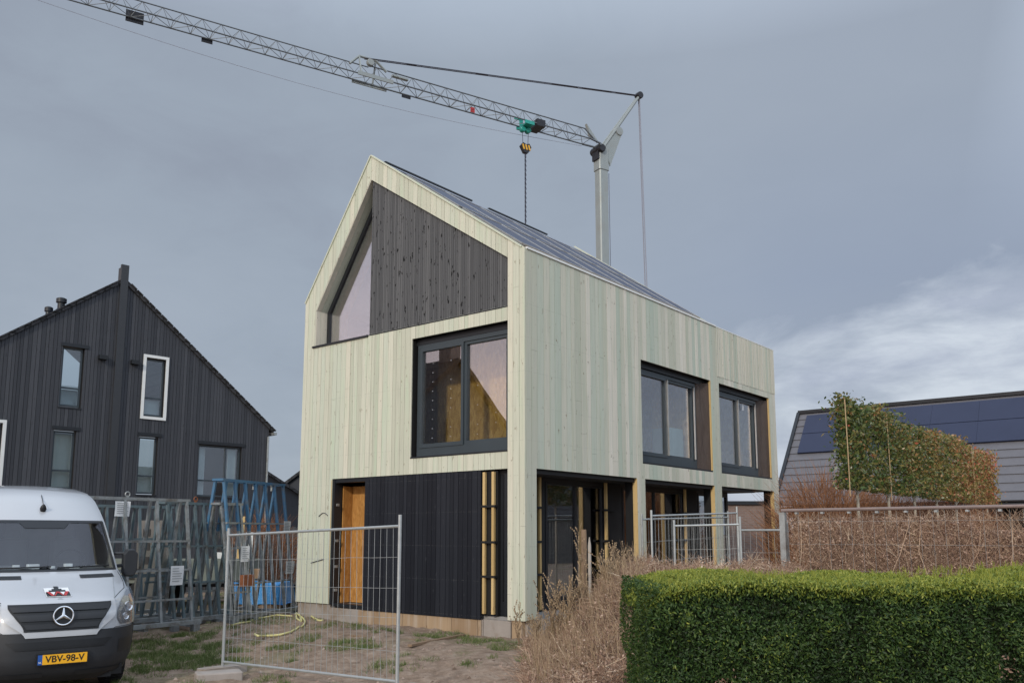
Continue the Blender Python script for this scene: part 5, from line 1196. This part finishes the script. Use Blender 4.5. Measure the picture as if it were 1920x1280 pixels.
# --- espalier trees behind
TX = CAM[0]+(3.14-CAM[0])*14.5/17
cols = [.45, .49, .54, .60, .67, .73, .79]
lbl = ['nearest and tallest dark green espalier tree with a bamboo cane on its left edge', 'second espalier tree of the row, green with a gap to the first', 'third espalier tree, green, right of the gap of sky and roof', 'fourth espalier tree in the middle of the row, olive green', 'fifth espalier tree with olive and orange leaves', 'sixth espalier tree, mostly orange brown leaves', 'farthest and lowest espalier tree with reddest leaves at the right end']
for i in range(7):
    yb = 4.35+i*1.86; t = thing('espalier_tree', lbl[i], 'tree', (TX, yb, 0), 0, 'row of espalier trees behind the rail fence')
    n = 6800-i*150; half = (.80, .80, .84, .93, .95, .95, .95)[i]
    u = rng.uniform(-1, 1, n); z = rng.uniform(0, 1, n)**.95; ed = .10*nz3(np.column_stack([z*3+i*7, z*0, z*0]), 1)
    y = yb+u*half*(1+1.3*ed)+.03; zz_ = 2.42+z*(1.56-.015*i+.06*math.sin(i*2.1)+.16*nz3(np.column_stack([u*2.2+i*5, u*0, u*0]), 1)+.12*nz3(np.column_stack([u*7+i*5, u*0, u*0+4]), 1))
    P = np.column_stack([TX+rng.normal(0, .10, n), y, zz_]); g = nz3(P, 2.3, i*3.1); keep = (g > -.26)|(rng.random(n) < .2); P = P[keep]; g = g[keep]
    t_ = np.clip(cols[i]+.22*g+rng.normal(0, .15, len(P))+.10*(P[:, 2]-3.2)*(rng.random(len(P)) < .4), 0, 1)
    np_mesh('crown', leaves(P, .078, .5, .15), 4, t_, M['photinia'], t)
    mb = MB(); mb.tube([(TX, yb, -.05), (TX+.01, yb+.02, 1.2), (TX, yb-.01, 2.3), (TX, yb, 3.6)], [.035, .03, .025, .012], 8); mb.build('trunk', M['bark'], t)
    mb = MB()
    for k in range(5):
        z = 2.4+k*.33
        for s in (-1, 1): mb.tube([(TX, yb, z-.05), (TX+.02, yb+s*.3, z+.05), (TX, yb+s*.8, z+.10)], [.014, .011, .006], 5)
    mb.split('limb', M['bark'], t)
    if i in (0, 1, 5):
        mb = MB(); yy = yb-.84 if i == 0 else yb-.3; mb.tube([(TX+.14, yy, 2.28), (TX+.15, yy-.03, 3.1), (TX+.14, yy-.02, 3.9)], .009, 6); mb.build('bamboo_cane', M['bamboo'], t)
# tan twig shrubs behind and beside the trees
def shrub(label, px, D, w, h, n, mat, name='twiggy_shrub', tint=.5, z=0):
    p = pxD(px, D); t = thing(name, label, 'shrub', (p[0], p[1], z)); m_ = n
    a = rng.uniform(0, 2*math.pi, m_); r_ = rng.random(m_)**.6*w; A = np.column_stack([p[0]+np.cos(a)*r_*.8, p[1]+np.sin(a)*r_*.8, z+rng.random(m_)*h*.85*(1-.3*(r_/w)**2)]); 
    B = A+np.column_stack([np.cos(a)*r_*.3+rng.normal(0, .16, m_), np.sin(a)*r_*.3+rng.normal(0, .16, m_), rng.uniform(.06, .26, m_)*h]); 
    B[:, 2] = np.minimum(B[:, 2], z+h*(1-.35*(r_/w)**2)*(1+.1*rng.normal(size=m_)))
    np_mesh('branches', twigs(A, B, np.full(m_, .006), np.full(m_, .002)), 4, np.tile(np.clip(rng.normal(tint, .2, m_), 0, 1), 3), mat, t); return t
shrub('wide reddish brown twiggy shrub left of the espalier trees', 1545, 20, 1.5, 3.3, 4200, M['red_twig'])
shrub('reddish twiggy shrub low behind the first espalier trunks', 1645, 21, 1.4, 3.0, 3200, M['red_twig'], tint=.35)
shrub('reddish twiggy shrub low behind the middle espalier trunks', 1755, 22, 1.5, 2.9, 3200, M['red_twig'], tint=.4)
shrub('bare brown bush in front of the dark fence beyond the blue tarpaulin', 505, 24, 1.0, 2.4, 1500, M['red_twig'], tint=.3)
shrub('small bare bush between the racks and the far fence', 470, 23, .6, 1.8, 700, M['twig'], tint=.2)
shrub('bare shrub seen through the open rear corner of the timber house', 1449, 24, .5, 2.9, 150, M['twig'], tint=.4)
# grass tufts
def tufts(name, label, spots, n_per, h, mat):
    A = []; B = []
    for (x, y, r, k) in spots:
        m_ = int(n_per*k); a = rng.uniform(0, 6.28, m_); rr = rng.random(m_)**.5*r; xs = x+np.cos(a)*rr; ys = y+np.sin(a)*rr
        zs = np.array([hz(q, w)-.01 for q, w in zip(xs, ys)]); a_ = np.column_stack([xs, ys, zs]); A.append(a_); B.append(a_+np.column_stack([rng.normal(0, .03, m_), rng.normal(0, .03, m_), rng.uniform(.3, 1, m_)*h]))
    A = np.concatenate(A); B = np.concatenate(B); n = len(A)
    np_mesh(name, twigs(A, B, np.full(n, .0035), np.full(n, .0008)), 4, np.tile(np.clip(rng.normal(.45, .22, n), 0, 1), 3), mat, None, label=label, cat='grass', kind='stuff')
sp = []
def gpt(x, y, z=-.05): q = onz(x, y, z); return q[0], q[1]
for (x, y, r, k) in ((655, 1218, .38, 2.2), (690, 1222, .22, 1), (640, 1212, .2, 1), (525, 1213, .22, 1.2), (840, 1190, .35, 1.6), (800, 1195, .22, 1), (350, 1225, .40, 2.2), (400, 1228, .35, 2), (300, 1215, .45, 2), (270, 1200, .3, 1.5), (330, 1205, .3, 1), (500, 1165, .5, 2), (420, 1200, .3, 1), (920, 1200, .25, 1), (950, 1225, .3, 1), (880, 1215, .2, .7), (740, 1170, .15, .6), (760, 1172, .15, .8), (1000, 1250, .25, 1), (440, 1225, .25, 1), (580, 1205, .2, .8)):
    q = gpt(x, y, -.1 if y > 1200 else 0); sp.append((q[0], q[1], r, k))
for k in range(260): 
    x, y = random.uniform(-9, 3), random.uniform(-8, -.3); sp.append((x, y, random.uniform(.05, .2), random.uniform(.1, .35)))
for k in range(60):
    x, y = random.uniform(-13, -7), random.uniform(-3, 6); sp.append((x, y, random.uniform(.1, .4), random.uniform(.2, .6)))
for k in range(46):
    q = gpt(random.uniform(250, 420), random.uniform(1195, 1245), -.15); sp.append((q[0], q[1], random.uniform(.1, .3), random.uniform(.3, .9)))
tufts('grass_tufts', 'scattered green grass tufts growing in the bare soil', sp, 260, .085, M['grass'])
# soil clods
n = 9000; cx_ = rng.uniform(-8, 2.5, n); cy_ = rng.uniform(-9.5, -.25, n); cs = rng.random(n)**5*.038+.006; V_ = []
ico = [(-1, 0, 0), (1, 0, 0), (0, -1, 0), (0, 1, 0), (0, 0, 1)]; fcs = [(0, 2, 4), (2, 1, 4), (1, 3, 4), (3, 0, 4)]
base = np.array([hz(a, b_) for a, b_ in zip(cx_, cy_)])
J = rng.uniform(.6, 1.3, (n, 5, 3)); V = np.array(ico)[None]*J; ang_ = rng.uniform(0, 6.28, n); ca, sa_ = np.cos(ang_), np.sin(ang_)
X = V[..., 0]*ca[:, None]-V[..., 1]*sa_[:, None]; Y = V[..., 0]*sa_[:, None]+V[..., 1]*ca[:, None]; Z = V[..., 2]*.7-.15
V = np.stack([X, Y, Z], -1)*cs[:, None, None]+np.column_stack([cx_, cy_, base])[:, None]
tri = V[:, np.array(fcs)].reshape(-1, 3)
np_mesh('soil_clods', tri, 3, np.repeat(rng.random(n), 4), plant_mat('soil_clod', [(0, (.13, .09, .065)), (.7, (.29, .21, .165)), (1, (.36, .29, .24))], .95), None, label='loose clods and small stones scattered over the bare soil', cat='soil clods', kind='stuff')
# ================================================================== SMALL THINGS ON THE GROUND
hp = [(478, 1188), (484, 1191), (500, 1191), (525, 1189), (550, 1182), (568, 1172), (571, 1162), (560, 1152), (554, 1148), (556, 1158), (565, 1163), (562, 1150), (572, 1146), (582, 1153), (594, 1161), (607, 1164)]
def gz(x, y): 
    q = onz(x, y, 0.0)
    for _ in range(8): q = onz(x, y, hz(q[0], q[1])+.02)
    return Vector(q)
hp = [gz(*q) for q in hp]; sm = []
for i in range(len(hp)-1):
    a, b, c, d = hp[max(i-1, 0)], hp[i], hp[i+1], hp[min(i+2, len(hp)-1)]
    for k in range(6): f = k/6; sm.append(.5*((2*b)+(c-a)*f+(2*a-5*b+4*c-d)*f*f+(3*b-a-3*c+d)*f**3))
for p in sm: p.z = max(p.z, hz(p.x, p.y)+.012)
mb = MB(); mb.tube(sm, .018, 8); tag(mb.build('garden_hose', M['hose']), 'pale yellow hose looped on the soil by the left house corner', 'hose')
g2 = sm and [gz(435, 1172), gz(450, 1168), gz(466, 1166), gz(480, 1160), gz(520, 1153), gz(548, 1155)]
mb = MB(); mb.tube([p+Vector((0, 0, .01)) for p in g2], .014, 6); tag(mb.build('garden_hose', M['hose']), 'short yellowish hose end lying under the tall blue topped rack', 'hose')
for (a, b, w, lb) in (((610, 1190), (805, 1204), .10, 'long thin reddish plank lying on the soil before the black wall'), ((768, 1212), (868, 1192), .07, 'shorter pale plank meeting the long reddish plank')):
    p, q = gz(*a), gz(*b); mb = MB(); mb.bar(p+Vector((0, 0, .02)), q+Vector((0, 0, .02)), w, .035); tag(mb.build('plank', M['old_wood']), lb, 'plank')
p, q = onz(366, 1274, -.22), onz(452, 1268, -.22)
mb = MB(); mb.bar((p[0], p[1], -.20), (q[0], q[1], -.20), .30, .14); o = mb.build('kerb_block', M['concrete'], label='grey concrete block on the ground at the foot of the bent site fence', cat='concrete block', bevel=.02)
mb = MB(); q = gz(984, 1183); mb.cbox(-.02, .02, -.02, .02, -.02, .10, .006); o = mb.build('marker_peg', M['white_trim'], label='small white peg in the ground by the corner post', cat='peg'); o.location = q
# ================================================================== BUILDINGS BEHIND THE CAMERA (seen only in the window glass)
q_ = thing('brick_house', 'dark gabled house across the street, mirrored in the large front window', 'house', (-15.2, -14.6, 0), R(90))
mb = MB(); mb.prism([(-4, 0, 0), (4, 0, 0), (4, 0, 5.4), (0, 0, 8.7), (-4, 0, 5.4)], (0, 13, 0)); mb.build('wall', M['dark_house_wood'], q_, local=True)
mb = MB()
for (u0, z0) in ((4.3, 5.15), (-4.3, 5.15)): qq = sl(u0, z0, 0, 8.72, .02, .2); mb.prism([(a.x, -.2, a.z) for a in qq], (0, 13.4, 0))
rf2 = mb.build('roof', M['tile_brown'], q_, local=True)
mb = MB(); mb.box(-.3, .3, .1, .75, 8.2, 9.5); mb.build('chimney', M['brick'], rf2, local=True)
for (x, z) in ((-2, 1), (1.2, 1), (-.6, 5)): MB().box(x, x+1.2, -.05, .05, z, z+1.3).build('window', M['frame_dark'], q_, local=True)
q_ = far_house('dark_gabled_house', 'dark gabled house across the road, mirrored low in the side windows', (21, 33, 0), R(215), 8, 10, 2.6, 6.2, M['dark_house_wood'], M['tile_dark'], ((-2, 1, 1, 1.2), (1, 1, 1, 1.2)))
# ================================================================== SKY, SUN
w = bpy.data.worlds.new('World'); S.world = w; w.use_nodes = True; nt = w.node_tree; nt.nodes.clear(); b = NB(nt)
SUN_AZ = (math.sin(R(163)), math.cos(R(163))); SEL = 26
tc = b.n('TexCoord').outputs['Generated']; sep = b.n('SeparateXYZ', i0=tc); x_, y_, z_ = sep.outputs
sky = b.n('TexSky', sky_type='NISHITA'); sky.sun_disc = False; sky.sun_elevation = R(SEL); sky.sun_rotation = R(163); sky.air_density = 1; sky.dust_density = 2
zc = b.math('MAXIMUM', z_, 0.0); inv = b.math('DIVIDE', 1.0, b.math('ADD', zc, .22))
pv = b.n('CombineXYZ', i0=b.math('MULTIPLY', x_, inv), i1=b.math('MULTIPLY', y_, inv), i2=b.math('MULTIPLY', zc, 1.5)).outputs[0]
n1 = b.noise(pv, .75, 6, .52, dist=.25); n2 = b.noise(b.n('VectorMath', operation='ADD', i0=pv, i1=(3.1, 7.7, 1.2)).outputs[0], 1.9, 6, .6, dist=.4)
n3_ = b.noise(b.n('VectorMath', operation='ADD', i0=pv, i1=(9.1, 2.7, 5.2)).outputs[0], 4.2, 6, .62, dist=.6)
n1 = b.math('ADD', n1, b.math('MULTIPLY', b.math('SUBTRACT', n3_, .5), .30))
cl = b.ramp(n1, [(.32, (.310, .352, .430)), (.5, (.355, .412, .492)), (.68, (.390, .448, .530))])
rdir = b.math('ADD', b.math('MULTIPLY', x_, float(rt[0])), b.math('MULTIPLY', y_, float(rt[1])))
fdir = b.math('ADD', b.math('MULTIPLY', x_, float(fh[0])), b.math('MULTIPLY', y_, float(fh[1])))
low = b.math('POWER', b.math('SUBTRACT', 1.0, b.math('MULTIPLY', zc, 2.6), clamp=True), 1.3)
ea = b.math('MULTIPLY', b.math('MULTIPLY', b.math('ADD', rdir, -.06, clamp=True), 4.0, clamp=True), b.math('SUBTRACT', 1.0, b.math('MULTIPLY', b.math('SUBTRACT', rdir, .62, clamp=True), 5.0, clamp=True)), clamp=True)
ea = b.math('MULTIPLY', ea, b.math('MULTIPLY', fdir, 3.0, clamp=True))
dv = b.n('CombineXYZ', i0=b.math('MULTIPLY', x_, 3.2), i1=b.math('MULTIPLY', y_, 3.2), i2=b.math('MULTIPLY', z_, 10.0)).outputs[0]
bn = b.noise(dv, 1.1, 7, .58, dist=.35); bn2 = b.noise(dv, 2.7, 6, .6, dist=.3)
blue = b.math('MULTIPLY', b.math('SUBTRACT', 1.0, b.math('MULTIPLY', b.math('ABSOLUTE', b.math('SUBTRACT', z_, .27)), 6.0), clamp=True), ea)
c = b.mix(b.math('MULTIPLY', ea, .5), cl, (.345, .395, .485))
c = b.mix(b.math('MULTIPLY', blue, .45), c, (.285, .345, .48))
edge = b.math('ADD', b.math('MULTIPLY_ADD', rdir, .20, .150), b.math('MULTIPLY', b.math('SUBTRACT', bn, .5), .42))
bank = b.math('MULTIPLY', b.math('MULTIPLY', b.math('SUBTRACT', edge, z_), 11.0, clamp=True), ea)
bc = b.mix(b.math('MULTIPLY_ADD', bn2, 3.6, -1.2, clamp=True), (.47, .52, .63), (.70, .76, .84))
c = b.mix(b.math('MULTIPLY', bank, .9), c, bc)
c = b.mix(b.math('MULTIPLY', b.math('MULTIPLY', b.math('SUBTRACT', .10, z_, clamp=True), 8.0, clamp=True), ea), c, (.53, .57, .68))
s_ = b.math('MULTIPLY', b.math('ADD', b.math('MULTIPLY', x_, -.62), b.math('MULTIPLY', y_, -.78), clamp=True), 1.35, clamp=True)   # evening lit clouds across the street
side_ = b.math('MAXIMUM', b.math('MULTIPLY', fdir, -3.0, clamp=True), b.math('MULTIPLY', b.math('SUBTRACT', -.62, rdir, clamp=True), 5.0, clamp=True))
low2 = b.math('POWER', b.math('SUBTRACT', 1.0, b.math('MULTIPLY', zc, 2.1), clamp=True), 1.3)
warm = b.math('MULTIPLY', b.math('MULTIPLY', b.math('MULTIPLY', s_, side_), low2), b.math('MULTIPLY_ADD', n2, 1.6, .15, clamp=True), clamp=True)
c = b.mix(warm, c, (.90, .66, .58))
zen = b.math('MULTIPLY', b.math('SUBTRACT', zc, .50, clamp=True), 2.4, clamp=True)      # unseen overhead cloud brightened to add light to the scene
bk = b.math('MULTIPLY', b.math('SUBTRACT', -.1, fdir, clamp=True), 1.4, clamp=True)       # unseen sky behind the view, towards the sun, brightened as well
rs = b.math('MULTIPLY', b.math('MULTIPLY', b.math('SUBTRACT', rdir, .45, clamp=True), 7.0), b.math('MULTIPLY', b.math('SUBTRACT', zc, .28, clamp=True), 4.0, clamp=True))      # brightness added to unseen sky at right, lifts the side wall
rs = b.math('ADD', rs, b.math('MULTIPLY', b.math('SUBTRACT', -.62, rdir, clamp=True), 1.3))  # unseen sky at left brightened too, for the window reflections
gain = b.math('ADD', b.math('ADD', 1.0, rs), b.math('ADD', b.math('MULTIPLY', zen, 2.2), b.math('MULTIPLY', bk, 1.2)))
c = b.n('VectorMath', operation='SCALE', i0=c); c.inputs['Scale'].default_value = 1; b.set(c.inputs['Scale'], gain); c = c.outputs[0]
c = b.mix(b.math('MULTIPLY', b.math('LESS_THAN', z_, -.003), 1.0), c, (.20, .17, .145))
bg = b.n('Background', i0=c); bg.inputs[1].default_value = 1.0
bg2 = b.n('Background', i0=sky.outputs[0]); bg2.inputs[1].default_value = .07
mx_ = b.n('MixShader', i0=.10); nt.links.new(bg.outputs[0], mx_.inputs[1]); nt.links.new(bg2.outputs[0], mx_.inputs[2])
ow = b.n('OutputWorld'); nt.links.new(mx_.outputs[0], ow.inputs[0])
ld = bpy.data.lights.new('sun', 'SUN'); ld.energy = 1.8; ld.angle = R(4); ld.color = (1.0, .93, .80)
lo = bpy.data.objects.new('sun', ld); COL.objects.link(lo)
sd = Vector((SUN_AZ[0]*math.cos(R(SEL)), SUN_AZ[1]*math.cos(R(SEL)), math.sin(R(SEL)))); lo.rotation_euler = sd.to_track_quat('Z', 'Y').to_euler(); lo.location = (0, -20, 20)
S.view_settings.view_transform = 'Standard'; S.view_settings.look = 'None'; S.view_settings.gamma = 1; S.view_settings.exposure = 0
S.cycles.max_bounces = 8; S.cycles.transparent_max_bounces = 24
